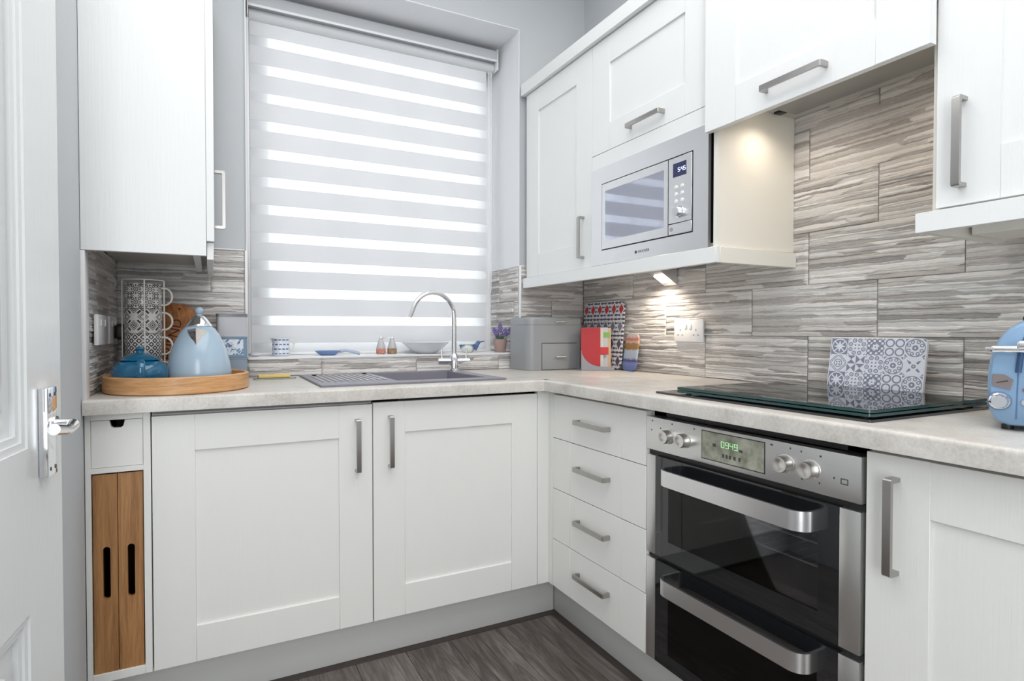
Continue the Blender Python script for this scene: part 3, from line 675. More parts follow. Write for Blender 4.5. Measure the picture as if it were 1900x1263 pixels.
# right wall cabinet
t = thing('wall_cabinet', 'white shaker wall cabinet right of the cooker hood', 'cabinet', (-.17, -2.0, UZ0))
carcass(t, XU + .021, -.012, -2.31, -1.706, UZ0, UZ1, cream, open_face='x-')
bm = NB(); box(bm, XU + .012, -.004, -1.7055, -1.6905 - .0, UZ0 - .004, UZ1, .0008, 1); obj('end_panel', bm, cream, t, label='cream side panel edge')
d = shaker(t, 'x-', XU, -2.303, -1.702, UZ0 + .001, UZ1 - .001, white_up); handle(d, 'x-', XU, -1.748, 1.467, True, L_=.180)
bm = NB(); box(bm, XU - .015, XU + .003, -2.9, -1.672, 1.2955, 1.3375, .001, 1); obj('pelmet_front', bm, white_up, t)
bm = NB(); box(bm, XU + .003, -.03, -1.690, -1.672, 1.2955, 1.3375, .001, 1); box(bm, -.20, -.055, -1.80, -1.70, 1.300, 1.337, .001, 1); obj('pelmet_return', bm, cream, t)
t = thing('wall_cabinet', 'white wall cabinet at the far right, out of view', 'cabinet', (-.17, -2.6, UZ0))
carcass(t, XU + .021, -.012, -2.91, -2.311, UZ0, UZ1, cream, open_face='x-'); shaker(t, 'x-', XU, -2.905, -2.3045, UZ0 + .001, UZ1 - .001, white_up)
# left wall cabinet (its door faces right)
t = thing('wall_cabinet', 'white wall cabinet on the left wall above the tray, side-on', 'cabinet', (-1.87, -.3, 1.335))
bm = NB(); box(bm, XL + .001, -1.7285, -.602, -.584, 1.3005, 2.30, .0008, 1); obj('end_panel', bm, white_up, t)
bm = NB(); X0 = XL + .012; x1 = -1.7305
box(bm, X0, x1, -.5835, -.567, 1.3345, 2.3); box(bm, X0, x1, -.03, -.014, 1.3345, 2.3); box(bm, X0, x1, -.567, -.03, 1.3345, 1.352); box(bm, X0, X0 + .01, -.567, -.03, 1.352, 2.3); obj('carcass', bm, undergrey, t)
bm = NB(); box(bm, -1.7280, -1.7080, -.602, -.014, 1.342, 2.3, .0008, 1); d = obj('door', bm, white_up, t); handle(d, 'x+', -1.7080, -.555, 1.470, True)
bm = NB(); box(bm, -1.7280, -1.7100, -.5835, -.014, 1.292, 1.3405, .001, 1); obj('pelmet', bm, white_up, t)
bm = NB(); box(bm, -1.765, -1.745, -.5835, -.014, 1.310, 1.3335, .001, 1); obj('light_rail', bm, white_up, t)

# ------------------------------------------------------------------ microwave
t = thing('microwave', 'built-in steel microwave with dark window under the flap door', 'microwave', (-.2, -.84, 1.36))
XM = XU - .004
bm = NB(); frameplate(bm, 'x', XM, XM + .012, -1.1120, -.5345, 1.3435, 1.7165, [(-1.0535, -.6005, 1.398, 1.6535)]); obj('surround', bm, steel, t)
bm = NB(); frameplate(bm, 'x', XM + .006, XM + .0075, -1.0535, -.6005, 1.398, 1.6535, [(-1.052, -.602, 1.3995, 1.652)]); box(bm, XM + .008, XM + .010, -1.0535, -.6005, 1.398, 1.6535); obj('seal', bm, blackpl, t)
bm = NB(); frameplate(bm, 'x', XM - .002, XM + .0065, -.9485, -.6045, 1.402, 1.6495, [(-.930, -.622, 1.432, 1.622)]); d = obj('door', bm, steel, t)
bm = NB(); box(bm, XM - .001, XM + .0045, -.930, -.622, 1.432, 1.622); obj('window_glass', bm, Mat('dark_reflective_glass', (.42, .43, .50), .04, 1).m, d)
bm = NB(); box(bm, XM - .002, XM + .0065, -1.0495, -.951, 1.4385, 1.6495, .0008, 1); cp = obj('control_panel', bm, steel, t)
bm = NB(); box(bm, XM - .002, XM + .0065, -1.0495, -.951, 1.402, 1.4365, .0008, 1); ob = obj('open_button', bm, steel, t)
bm = NB(); cyl(bm, (XM - .0026, -.964, 1.4195), (XM - .0018, -.964, 1.4195), .007, n=16); obj('symbol', bm, Mat('grey_print', (.35, .35, .38), .5).m, ob)
bm = NB(); box(bm, XM - .0028, XM - .002, -1.027, -.971, 1.586, 1.630, .0003, 1); obj('display', bm, Mat('navy_display', (.03, .035, .10), .15).m, cp)
bm = NB(); sevenseg(bm, '5:45', -.010, -.0065, .0078, .013, .0011, .0024); bm.transform(onface((XM - .0029, -1.003, 1.607), (0, -1, 0), (0, 0, 1))); obj('clock_digits', bm, emis('blue_led', (.55, .65, 1), 2.2), cp)
for r_ in range(3):
    for c_ in range(2):
        bm = NB(); b2 = NB(); lathe(b2, (0, 0, 0), [(.0065, 0), (.0062, .0025), (.004, .0035)], 16); merge(bm, b2, onface((XM - .002, -.985 - c_ * .026, 1.5525 - r_ * .0225), (0, -1, 0), (0, 0, 1))); obj('button', bm, whitepl, cp)
bm = NB(); b2 = NB(); lathe(b2, (0, 0, 0), [(.0185, 0), (.0185, .003), (.0155, .004), (.015, .016), (.0135, .0175), (.003, .0175)], 32); merge(bm, b2, onface((XM - .002, -.998, 1.4715), (0, -1, 0), (0, 0, 1))); obj('knob', bm, chrome, cp)
bm = textmesh('HOOVER', .0135, .0002); b2 = NB(); cyl(b2, (-.040, 0, -.0002), (-.040, 0, .0002), .0055, n=18); merge(bm, b2, Matrix()); bm.transform(onface((XM - .0003, -.833, 1.3685), (0, -1, 0), (0, 0, 1))); obj('brand_lettering', bm, iconm, t)
bm = NB(); box(bm, XM + .013, -.06, -1.10, -.556, 1.360, 1.70); obj('body', bm, blackpl, t)
bm = NB(); box(bm, XU + .03, XU + .034, -1.1240, -1.1015, 1.3600, 1.717); obj('side_gap_shade', bm, dark, t)  # near-black sheet standing in for the shade in the gap beside the microwave

# under-cabinet lamp
t = thing('cabinet_lamp', 'triangular steel lamp under the microwave cabinet, lit', 'lamp', (-.05, -.61, 1.34))
bm = NB(); prism(bm, [(-.010, 1.341), (-.095, 1.341), (-.095, 1.325), (-.010, 1.276)], 'y', -.645, -.575); obj('housing', bm, steel, t)
bm = NB(); prism(bm, [(-.035, 1.2885), (-.078, 1.3132), (-.078, 1.3110), (-.035, 1.2862)], 'y', -.635, -.585); obj('lens', bm, emis('lamp_warm_small', (1, .88, .7), 8), t)

# ------------------------------------------------------------------ sockets
def socket_r(y, z):
    t = thing('double_socket', 'white double power socket on the right tiled wall', 'socket', (-.008, y, z)); xw = -.0085
    bm = NB(); box(bm, xw - .010, xw, y - .0735, y + .0735, z - .043, z + .043, .003); obj('plate', bm, whitepl, t)
    bm = NB()
    for s_ in (-1, 1):
        cy = y + s_ * .040
        for (dy, dz, w_, h_) in ((0, .004, .003, .008), (-.011, -.016, .007, .003), (.011, -.016, .007, .003)): box(bm, xw - .0105, xw - .0098, cy + dy - w_ / 2, cy + dy + w_ / 2, z + dz - h_ / 2, z + dz + h_ / 2)
    obj('pin_holes', bm, Mat('socket_dark', (.08, .08, .09), .6).m, t)
    for s_ in (-1, 1): bm = NB(); box(bm, xw - .0125, xw - .0098, y + s_ * .012 - .0055, y + s_ * .012 + .0055, z + .008, z + .026, .001); obj('switch', bm, whitepl, t)
socket_r(-.712, 1.0885)
def socket_l(y, z, w_, label):
    t = thing('double_socket', label, 'socket', (XL, y, z)); xw = XL + .0085
    bm = NB(); box(bm, xw, xw + .012, y - w_ / 2, y + w_ / 2, z - .044, z + .044, .003); obj('plate', bm, whitepl, t)
    for s_ in (-1, 1): bm = NB(); box(bm, xw + .0118, xw + .0145, y + s_ * .035 - .006, y + s_ * .035 + .006, z + .01, z + .03, .001); obj('switch', bm, whitepl, t)
socket_l(-.405, 1.093, .150, 'white double wall socket nearest the left edge of tiles')
socket_l(-.205, 1.093, .150, 'white double wall socket with black plug, left tiled wall')
t = thing('plug', 'black plug and cable in the left wall socket', 'plug', (-2.0, -.19, 1.08))
bm = NB(); box(bm, XL + .0235, XL + .058, -.215, -.160, 1.062, 1.112, .009, 3); obj('plug_body', bm, blackpl, t)
bm = NB(); tube(bm, [(XL + .042, -.19, 1.066), (XL + .045, -.19, 1.03), (XL + .04, -.185, .99), (XL + .03, -.19, .95), (XL + .028, -.205, .918), (XL + .03, -.23, .9145)], .0038, 8); obj('cable', bm, blackpl, t)

# ------------------------------------------------------------------ pattern materials
def tri_mix(M, f, ca, cb, rough=.25, name=None):
    M.color(M.ramp(f, [(.45, ca), (.55, cb)])); M.b.inputs['Roughness'].default_value = rough; return M.m
INK, PAP = srgb(62, 60, 66), srgb(214, 210, 206)
def cellpat(M, px_, py_, cs):
    i, j = (px_ / cs).floor(), (py_ / cs).floor(); x = ((px_ / cs).mod(1.0) - .5) * 2; y = ((py_ / cs).mod(1.0) - .5) * 2
    return i, j, x, y
def mugpat(kind):
    M = Mat('mug_print_%d' % kind); u, v = M.uv()
    if kind == 0:
        i, j, x, y = cellpat(M, u, v, .039); r = hyp(x, y); ang = x.abs() * y.abs()
        q_ = hyp(x.abs() - .62, y.abs()).min(hyp(x.abs(), y.abs() - .62)); f = (r.lt(.36) * r.gt(.24)) + r.lt(.10) + q_.lt(.13) + (hyp(x.abs() - .5, y.abs() - .5) - .18).abs().lt(.06) + (hyp(x.abs() - 1, y.abs() - 1) - .3).abs().lt(.08) + ((x.abs() + y.abs()) - 1.35).abs().lt(.06)
    elif kind == 1:
        i, j, x, y = cellpat(M, u, v, .052); a, b = x.abs(), y.abs(); r = hyp(x, y)
        f = (a - b).abs().lt(.16) * (a + b).gt(.5) * (a + b).lt(1.2) + (a + b).lt(.14) + ((a + b) - .30).abs().lt(.07) + ((a - 1).abs() + b - .32).abs().lt(.07) + (a + (b - 1).abs() - .32).abs().lt(.07) + ((a - 1).abs() + b).lt(.15) + ((a - b).abs() - .45).abs().lt(.05) * (a + b).gt(.5)
    else:
        i, j, x, y = cellpat(M, u + v, u - v, .0225); a, b = x.abs(), y.abs(); mx = a.max(b)
        f = mx.lt(.80) * mx.gt(.34)
    return tri_mix(M, f, PAP, INK)
MUGM = [mugpat(0), mugpat(1), mugpat(2)]
mugwhite = Mat('mug_white_glaze', srgb(222, 218, 212), .2).m

# ------------------------------------------------------------------ tray and its load
TX, TY = -1.809, -.392
t = thing('round_tray', 'round pale wooden tray with raised rim holding kettle and teapot', 'tray', (TX, TY, ZT))
R = .200; bm = NB(); lathe(bm, (TX, TY, ZT), [(R - .02, 0), (R - .004, .0005), (R, .004), (R, .047), (R - .003, .050), (R - .010, .050), (R - .013, .047), (R - .013, .013), (R - .018, .010), (.001, .010)], 72)
obj('tray_body', bm, traywood, t)
ZTR = ZT + .0105
# kettle
KX, KY = -1.752, -.400
kblue = Mat('pale_blue_enamel', srgb(168, 190, 208), .16).m
t = thing('kettle', 'pale blue dome kettle with steel spout on the round tray', 'kettle', (KX, KY, ZTR))
bm = NB(); lathe(bm, (KX, KY, ZTR), [(.088, 0), (.090, .004), (.090, .016), (.086, .018)], 48); obj('base', bm, steel, t)
prof = [(.0895, .019), (.0935, .024), (.0920, .045), (.0870, .075), (.0795, .105), (.0690, .135), (.0565, .160), (.0455, .176), (.0385, .1825)]
bm = NB(); lathe(bm, (KX, KY, ZTR), [(.086, .0185)] + prof + [(.036, .1835)], 56); obj('body', bm, kblue, t, smooth=60)
bm = NB(); lathe(bm, (KX, KY, ZTR), [(.0375, .184), (.0370, .187), (.0270, .2020), (.0180, .213), (.0125, .2175)], 40); obj('lid', bm, chrome, t, smooth=60)
bm = NB(); lathe(bm, (KX, KY, ZTR), [(.0085, .218), (.0085, .222)], 20); ball(bm, (KX, KY, ZTR + .2325), .0125, (1, 1, .95)); obj('knob', bm, kblue, t)
sd = Vector((-.10, -1, 0)).normalized(); sdR = Vector((sd.y * -1, sd.x, 0)).normalized()
bm = NB(); b_ = Vector((KX, KY, ZTR)); 
top = .172; low = .112
pts = [b_ + sd * .052 + sdR * .028 + Vector((0, 0, top)), b_ + sd * .052 - sdR * .028 + Vector((0, 0, top)), b_ + sd * .083 + Vector((0, 0, top + .006)), b_ + sd * .070 + Vector((0, 0, low)), b_ + sd * .045 + Vector((0, 0, top - .02))]
vs = [bm.verts.new(p) for p in pts]; [bm.faces.new([vs[i] for i in f]) for f in ((0, 2, 3), (2, 1, 3), (0, 3, 4), (1, 4, 3), (0, 1, 2), (0, 4, 1))]
obj('spout', bm, chrome, t, smooth=15)
bm = NB(); q = -sd
hp = [b_ + q * .045 + Vector((0, 0, .165)), b_ + q * .085 + Vector((0, 0, .185)), b_ + q * .125 + Vector((0, 0, .165)), b_ + q * .138 + Vector((0, 0, .12)), b_ + q * .128 + Vector((0, 0, .07)), b_ + q * .088 + Vector((0, 0, .045))]
tube(bm, hp, [.010, .011, .011, .010, .009, .008], 12); obj('handle', bm, kblue, t, smooth=60)
# teapot
PX, PY = -1.906, -.462
teal = Mat('teal_glaze', srgb(18, 92, 128), .09, Coat_Weight=.6).m
t = thing('teapot', 'round glossy teal teapot on the tray in front of mugs', 'teapot', (PX, PY, ZTR))
bm = NB(); lathe(bm, (PX, PY, ZTR), [(.044, 0), (.048, .003), (.058, .010), (.069, .026), (.0730, .045), (.0700, .062), (.0610, .076), (.050, .083), (.047, .0845)], 48); obj('body', bm, teal, t, smooth=60)
bm = NB(); lathe(bm, (PX, PY, ZTR), [(.053, .0850), (.054, .087), (.050, .0895), (.036, .098), (.018, .104), (.009, .107), (.009, .1135), (.0125, .117), (.011, .1225), (.002, .1245)], 40); obj('lid', bm, teal, t, smooth=60)
bm = NB(); hd = Vector((.12, -.99, 0)).normalized(); b_ = Vector((PX, PY, ZTR)); hs = hd.cross(Vector((0, 0, 1)))
path = [(.058, .077), (.076, .086), (.092, .082), (.100, .066), (.099, .047), (.090, .031), (.070, .025)]
for i in range(len(path) - 1): pass
rings = []
for i, (d_, z_) in enumerate(path):
    dx = path[min(i + 1, 6)][0] - path[max(i - 1, 0)][0]; dz = path[min(i + 1, 6)][1] - path[max(i - 1, 0)][1]; l_ = math.hypot(dx, dz); nx, nz = -dz / l_, dx / l_
    rings.append([bm.verts.new(b_ + hd * (d_ + nx * .004 * math.sin(a)) + Vector((0, 0, z_ + nz * .004 * math.sin(a))) + hs * .010 * math.cos(a)) for a in [2 * math.pi * k / 12 for k in range(12)]])
skin(bm, rings); obj('handle', bm, teal, t, smooth=60)
bm = NB(); q = -hd; tube(bm, [b_ + q * .060 + Vector((0, 0, .035)), b_ + q * .085 + Vector((0, 0, .050)), b_ + q * .102 + Vector((0, 0, .075)), b_ + q * .112 + Vector((0, 0, .085))], [.016, .012, .009, .0075], 14); obj('spout', bm, teal, t, smooth=60)
# mug rack
MX, MY = -1.911, -.300; mr = .0520; mh = .078; cr = .0585
t = thing('mug_rack', 'white wire rack holding a tower of patterned mugs', 'rack', (MX, MY, ZTR))
bm = NB(); Zr0 = ZTR + .002; Zr1 = ZTR + .010 + 4 * mh + .006
angs = [math.radians(a) for a in (-185, -82, -8)]
for a in angs: x, y = MX + cr * math.cos(a), MY + cr * math.sin(a); tube(bm, [(x, y, Zr0), (x, y, Zr1)], .0022, 8)
for zz in (Zr0, Zr1): tube(bm, [(MX + cr * math.cos(a), MY + cr * math.sin(a), zz) for a in [math.radians(-190 + i * 10) for i in range(20)]], .0018, 6)
for a in angs: x, y = MX + cr * math.cos(a), MY + cr * math.sin(a); tube(bm, [(x, y, Zr0), (MX, MY, Zr0)], .0018, 6)
obj('wire_frame', bm, wirewhite, t)
def mugu(c): return lambda co, fc: ((math.atan2(co.y - MY, co.x - MX) + math.pi * 1.5 if math.atan2(fc.y - MY, fc.x - MX) < math.pi / 2 and math.atan2(co.y - MY, co.x - MX) < math.pi / 2 + .01 else math.atan2(co.y - MY, co.x - MX) - math.pi * .5) * mr, co.z)
def mug(k, pat, label):
    z0 = ZTR + .0045 + k * mh + .0002 * k
    t_ = thing('mug', label, 'mug', (MX, MY, z0), 'patterned mugs stacked in the wire rack')
    bm = NB(); h = mh - .0004; lathe(bm, (MX, MY, z0), [(.040, 0), (mr - .001, .0006), (mr, .003), (mr, h - .001), (mr - .001, h), (mr - .003, h), (mr - .003, .005), (.001, .004)], 48)
    def uvf(co, fc):
        a = math.atan2(fc.y - MY, fc.x - MX); b = math.atan2(co.y - MY, co.x - MX)
        while b - a > math.pi: b -= 2 * math.pi
        while a - b > math.pi: b += 2 * math.pi
        return (b * mr, co.z - z0)
    obj('body', bm, pat, t_, uvf=uvf, smooth=60)
    bm = NB(); hx = Vector((.985, -.17, 0)).normalized(); b0 = Vector((MX, MY, z0))
    pth = [b0 + hx * (mr - .001) + Vector((0, 0, .066))] + [b0 + hx * (mr + .006 + .024 * math.sin(a)) + Vector((0, 0, .039 + .027 * math.cos(a))) for a in [math.radians(q_) for q_ in range(5, 180, 14)]] + [b0 + hx * (mr - .001) + Vector((0, 0, .012))]
    tube(bm, pth, .0032, 8); obj('handle', bm, mugwhite, t_, smooth=60)
mug(3, MUGM[0], 'top mug in rack, dark and white dotted rosette print'); mug(2, MUGM[1], 'second mug from top, white with grey star lattice print'); mug(1, MUGM[2], 'third mug from top, dark small diamond lattice print'); mug(0, MUGM[1], 'bottom mug in rack, hidden behind the teal teapot')
# cutting board behind
t = thing('chopping_board', 'round-topped acacia chopping board with carved letters behind kettle', 'chopping board', (-1.83, -.11, ZT))
cb = []
for a in range(0, 361, 12):
    pass
pts = [(-.115, 0), (.105, 0)] + [(0 + .110 * math.cos(math.radians(a)) * 1.0, .178 + .112 * math.sin(math.radians(a))) for a in range(0, 181, 15)]
bm = NB(); n = len(pts); rot = Matrix.Translation((-1.838, -.150, ZT + .001)) @ Matrix.Rotation(math.radians(-16), 4, 'X') @ Matrix.Rotation(math.radians(0), 4, 'Z')
prism(bm, [(p[0], p[1]) for p in pts], 'y', 0, .014); tri(bm); bm.transform(rot); obj('board', bm, acacia, t, smooth=30)
burn = Mat('burnt_lettering', srgb(70, 34, 16), .7).m
bm = textmesh('FRIEND', .046, .0004); bm.transform(rot @ onface((-.002, -.0006, .155), (.22, 0, 1), (-1, 0, .22))); obj('carved_letters', bm, burn, t)
bm = NB(); cyl(bm, (.018, -.0006, .268), (.018, .0, .268), .0045, n=14); bm.transform(rot); obj('hanging_hole', bm, burn, t)
# stacked canisters
cx0, cx1 = -1.702, -1.596
grey_t = Mat('pale_grey_enamel', srgb(186, 188, 194), .35).m; blue_t = Mat('grey_blue_enamel', srgb(120, 146, 170), .3).m; steelblue = Mat('slate_blue_enamel', srgb(138, 152, 168), .3).m
def canister(z0, z1, mat, label, lid=None, rot_=0):
    t_ = thing('canister', label, 'canister', ((cx0 + cx1) / 2, -.09, z0), 'canisters stacked behind the kettle')
    bm = NB(); prism(bm, rrect(cx0 + .002, cx1 - .002, -.140, -.030, .010, 4), 'z', z0 + .0006, z1 - .0045); tri(bm); obj('body', bm, mat, t_)
    bm = NB(); prism(bm, rrect(cx0, cx1, -.142, -.028, .011, 4), 'z', z1 - .0045 if not lid else z1 - .010, z1); tri(bm)
    obj('lid', bm, lid or mat, t_); return t_
canister(ZT, .9935, steelblue, 'slate blue canister, bottom of the stack beside the sill')
M = Mat('blue_floral_print', (.5, .5, .5), .3); n = M.noise((1, 1, 1), 55, 3, .55, dist=1.5); n2 = M.noise((1, 1, 1), 130, 2, .5)
x, y, z = M.xyz(M.pos()); inr = (((x + 1.652) / .040).abs().max(((z - 1.031) / .028).abs())).lt(1.0)
M.color(M.ramp((n * .7 + n2 * .3) * inr + (1 - inr) * 1.0, [(.40, srgb(70, 108, 152)), (.46, srgb(150, 178, 205)), (.50, srgb(226, 230, 236)), (.68, srgb(222, 226, 234)), (.9, srgb(120, 146, 170))])); floral = M.m
canister(.994, 1.0675, floral, 'blue and white floral canister, middle of the stack')
canister(1.068, 1.152, grey_t, 'pale grey canister with dark lid, top of the stack', lid=Mat('dark_grey_lid', srgb(120, 120, 130), .3).m)
# sponge
t = thing('sponge_dish', 'clear soap dish on the worktop beside the round tray', 'dish', (-1.50, -.11, ZT))
bm = NB(); prism(bm, rrect(-1.578, -1.428, -.165, -.085, .02, 5), 'z', ZT + .0005, ZT + .005); tri(bm); obj('dish', bm, Mat('clear_green_plastic', srgb(196, 205, 192), .1, Transmission_Weight=.6).m, t)
t = thing('sponge', 'yellow sponge lying in the clear dish', 'sponge', (-1.50, -.125, ZT + .005))
bm = NB(); box(bm, -1.562, -1.450, -.155, -.095, ZT + .0055, ZT + .0165, .003); sp = Mat('yellow_sponge', srgb(222, 196, 128), .9); sp.bump(sp.noise((1, 1, 1), 300, 3), .001, .8); obj('foam', bm, sp.m, t)

# ------------------------------------------------------------------ sill objects
ZS = .9855
M = Mat('fish_print', (.9, .9, .9), .2); u, v = M.uv(); i, j, x, y = cellpat(M, u, v, .019); xx = x + (j * 2.3).sin() * .3
f = (hyp(xx * .9, y * 1.9)).lt(.62) + (((xx - .72) * 1.2).abs() + .12 - (y * 1.2).abs()).abs().lt(.10) * xx.gt(.45); nn = M.noise((1, 1, 1), 40, 1)
M.color(M.ramp(f * (.4 + nn), [(.2, srgb(224, 228, 238)), (.5, srgb(150, 170, 196)), (.9, srgb(84, 112, 152))])); fish = M.m
JX, JY = -1.452, .135
t = thing('jug', 'small white jug with blue fish print at left of the sill', 'jug', (JX, JY, ZS))
bm = NB(); lathe(bm, (JX, JY, ZS), [(.030, 0), (.034, .002), (.035, .03), (.0335, .060), (.036, .074), (.0345, .0745), (.032, .060), (.0325, .004), (.001, .003)], 36); obj('body', bm, fish, t, smooth=60, uvf=lambda co, fc: (math.atan2(-(co.x - JX), -(co.y - JY)) * .035 if False else (co.x - JX) * 1.25, co.z - ZS))
bm = NB(); tube(bm, [(JX + .033, JY, ZS + .066), (JX + .046, JY, ZS + .068), (JX + .054, JY, ZS + .052), (JX + .050, JY, ZS + .034), (JX + .034, JY, ZS + .022)], .0038, 8); obj('handle', bm, mugwhite, t, smooth=60)
bm = NB(); vs_ = [(JX - .030, JY - .012, ZS + .073), (JX - .030, JY + .012, ZS + .073), (JX - .045, JY, ZS + .075), (JX - .032, JY, ZS + .055)]; vv = [bm.verts.new(p) for p in vs_]; [bm.faces.new([vv[i] for i in f_]) for f_ in ((0, 2, 3), (1, 3, 2), (0, 1, 2), (0, 3, 1))]; obj('lip', bm, mugwhite, t)
bm = NB(); ball(bm, (-1.555, .10, ZS + .0075), .02, (1.1, .8, .36), 20, 10); single('pebble_soap', bm, Mat('pale_soap', srgb(214, 214, 220), .5).m, 'pale flat soap at the left end of the sill', 'soap', smooth=60)
sblue = Mat('cornflower_glaze', srgb(112, 140, 186), .15).m
SXc, SYc = -1.265, .095
t = thing('spoon_rest', 'blue ceramic spoon rest with long handle on the sill', 'spoon rest', (SXc, SYc, ZS))
bm = NB(); lathe(bm, (SXc, SYc, ZS), [(.026, 0), (.034, .003), (.048, .014), (.052, .019), (.050, .0200), (.044, .015), (.030, .006), (.001, .004)], 36, 1.05, .7); obj('bowl', bm, sblue, t, smooth=60)
bm = NB(); tube(bm, [(SXc + .046, SYc, ZS + .015), (SXc + .075, SYc - .004, ZS + .019), (SXc + .105, SYc - .01, ZS + .014), (SXc + .135, SYc - .015, ZS + .006)], [.007, .006, .006, .007], 10); obj('handle', bm, Mat('blue_grey_glaze', srgb(160, 172, 196), .2).m, t, smooth=60)
def bird_shaker(x, y, flip, fillc, label):
    t_ = thing('bird_shaker', label, 'shaker', (x, y, ZS))
    bm = NB(); lathe(bm, (x, y, ZS), [(.017, 0), (.020, .003), (.021, .018), (.0195, .034), (.0145, .050), (.0105, .062), (.0085, .066)], 28); obj('glass_body', bm, Mat('shaker_glass', srgb(214, 214, 216), .08, Transmission_Weight=.35).m, t_, smooth=60)
    bm = NB(); lathe(bm, (x, y, ZS), [(.0203, .002), (.0213, .008), (.0213, .018), (.0203, .026), (.0198, .0265)], 28); f_ = Mat('spice', fillc, .8); f_.color(f_.ramp(f_.noise((1, 1, 1), 260, 2), [(.4, tuple(c * .55 for c in fillc)), (.6, tuple(min(1, c * 1.5) for c in fillc))])); obj('contents', bm, f_.m, t_, smooth=60)
    bm = NB(); ball(bm, (x, y, ZS + .071), .0095); b2 = NB(); cyl(bm, (x + flip * .007, y, ZS + .073), (x + flip * .019, y - .002, ZS + .070), .0038, .0008, 10); b2.free(); obj('bird_head', bm, chrome, t_, smooth=60)
bird_shaker(-1.030, .100, 1, srgb(190, 130, 116), 'glass bird shaker with pink salt, left of the pair on the sill')
bird_shaker(-.980, .095, -1, srgb(150, 120, 90), 'glass bird shaker with brown pepper, right of the pair on the sill')
BXc, BYc = -.818, .098
bm = NB(); lathe(bm, (BXc, BYc, ZS), [(.040, 0), (.044, .002), (.066, .014), (.090, .034), (.108, .050), (.1095, .0525), (.106, .0515), (.086, .036), (.054, .017), (.038, .006), (.001, .0055)], 48)
single('bowl', bm, Mat('white_porcelain', srgb(224, 226, 230), .15).m, 'wide white porcelain bowl on the sill behind the tap', 'bowl', smooth=60)
t = thing('bird_dish', 'small blue and cream bird-shaped dish on the sill', 'dish', (-.600, .095, ZS))
M = Mat('bird_dish_glaze', (.9, .9, .9), .15); x, y, z = M.xyz(M.pos()); f = hyp(x + .618, z - 1.0) + M.noise((1, 1, 1), 30, 2) * .02
M.color(M.ramp(f * 16.0 + (z - ZS) * 6, [(.62, srgb(226, 228, 222)), (.72, srgb(176, 190, 170)), (.80, srgb(96, 118, 160)), (.95, srgb(84, 108, 152))]))
bm = NB(); lathe(bm, (-.605, .095, ZS), [(.014, 0), (.020, .002), (.033, .018), (.0375, .036), (.036, .0385), (.033, .036), (.028, .018), (.001, .006)], 36, 1.15, .8); obj('body', bm, M.m, t, smooth=60)
bm = NB(); tube(bm, [(-.575, .093, ZS + .020), (-.562, .09, ZS + .034), (-.556, .088, ZS + .044)], [.018, .013, .009], 12); ball(bm, (-.553, .088, ZS + .047), .0105); cyl(bm, (-.545, .087, ZS + .050), (-.520, .083, ZS + .055), .004, .0015, 8); obj('head', bm, Mat('slate_blue_glaze', srgb(84, 108, 150), .2).m, t, smooth=60)
# lavender pot
LX, LY = -.437, .080
t = thing('lavender_pot', 'small terracotta-pink pot of lavender at right of the sill', 'plant', (LX, LY, ZS))
potm = Mat('rough_pink_pot', srgb(172, 146, 140), .85); potm.bump(potm.noise((1, 1, 1), 220, 3), .0012, .8)
bm = NB(); lathe(bm, (LX, LY, ZS), [(.024, 0), (.0255, .001), (.0345, .060), (.035, .062), (.033, .063), (.031, .060), (.0235, .052), (.001, .052)], 32); obj('pot', bm, potm.m, t, smooth=50)
leafm = Mat('lavender_leaf', srgb(92, 140, 96), .6).m; flm = Mat('lavender_flower', srgb(130, 112, 172), .7).m; stm = Mat('lavender_stem', srgb(110, 140, 100), .6).m
for i in range(46):
    a = random.uniform(0, 6.28); r0 = random.uniform(.002, .024); L_ = random.uniform(.026, .050); tl = random.uniform(.3, 1.1)
    b0 = Vector((LX + r0 * math.cos(a), LY + r0 * math.sin(a), ZS + .053)); d_ = Vector((math.cos(a) * tl, math.sin(a) * tl, 1)).normalized(); s_ = d_.cross(Vector((0, 0, 1))).normalized() * .0028
    up = d_.cross(s_).normalized() * .0006
    bm = NB(); v_ = [bm.verts.new(p) for p in (b0, b0 + d_ * L_ * .5 + s_, b0 + d_ * L_ + Vector((0, 0, -.003)), b0 + d_ * L_ * .5 - s_, b0 + d_ * L_ * .5 + up)]
    for f_ in ((0, 1, 4), (1, 2, 4), (2, 3, 4), (3, 0, 4), (0, 3, 2, 1)): bm.faces.new([v_[k] for k in f_])
    obj('leaf', bm, leafm, t)
for (dx, dy, hh) in ((-.026, -.01, .108), (.000, .0, .122), (.012, -.012, .100), (.036, .002, .112), (-.012, .012, .098)):
    b0 = Vector((LX + dx * .2, LY + dy * .2, ZS + .053)); tp = Vector((LX + dx * 1.75, LY + dy * 1.5, ZS + hh + .022 - abs(dx) * .4)); 
    bm = NB(); tube(bm, [b0, b0.lerp(tp, .5) + Vector((0, 0, .004)), tp], .0012, 6); st = obj('stem', bm, stm, t)
    bm = NB(); ax = (tp - b0).normalized()
    for k in range(26):
        q = k / 26; a = k * 2.4; rad = .0088 * math.sin(math.pi * min(1, .18 + q * .82)) + .001
        u_, v_ = frame(ax); p = tp - ax * (.046 * (1 - q)) + (u_ * math.cos(a) + v_ * math.sin(a)) * rad; ball(bm, p, .0036, (1, 1, 1.25), 6, 4)
    obj('flower_head', bm, flm, st)

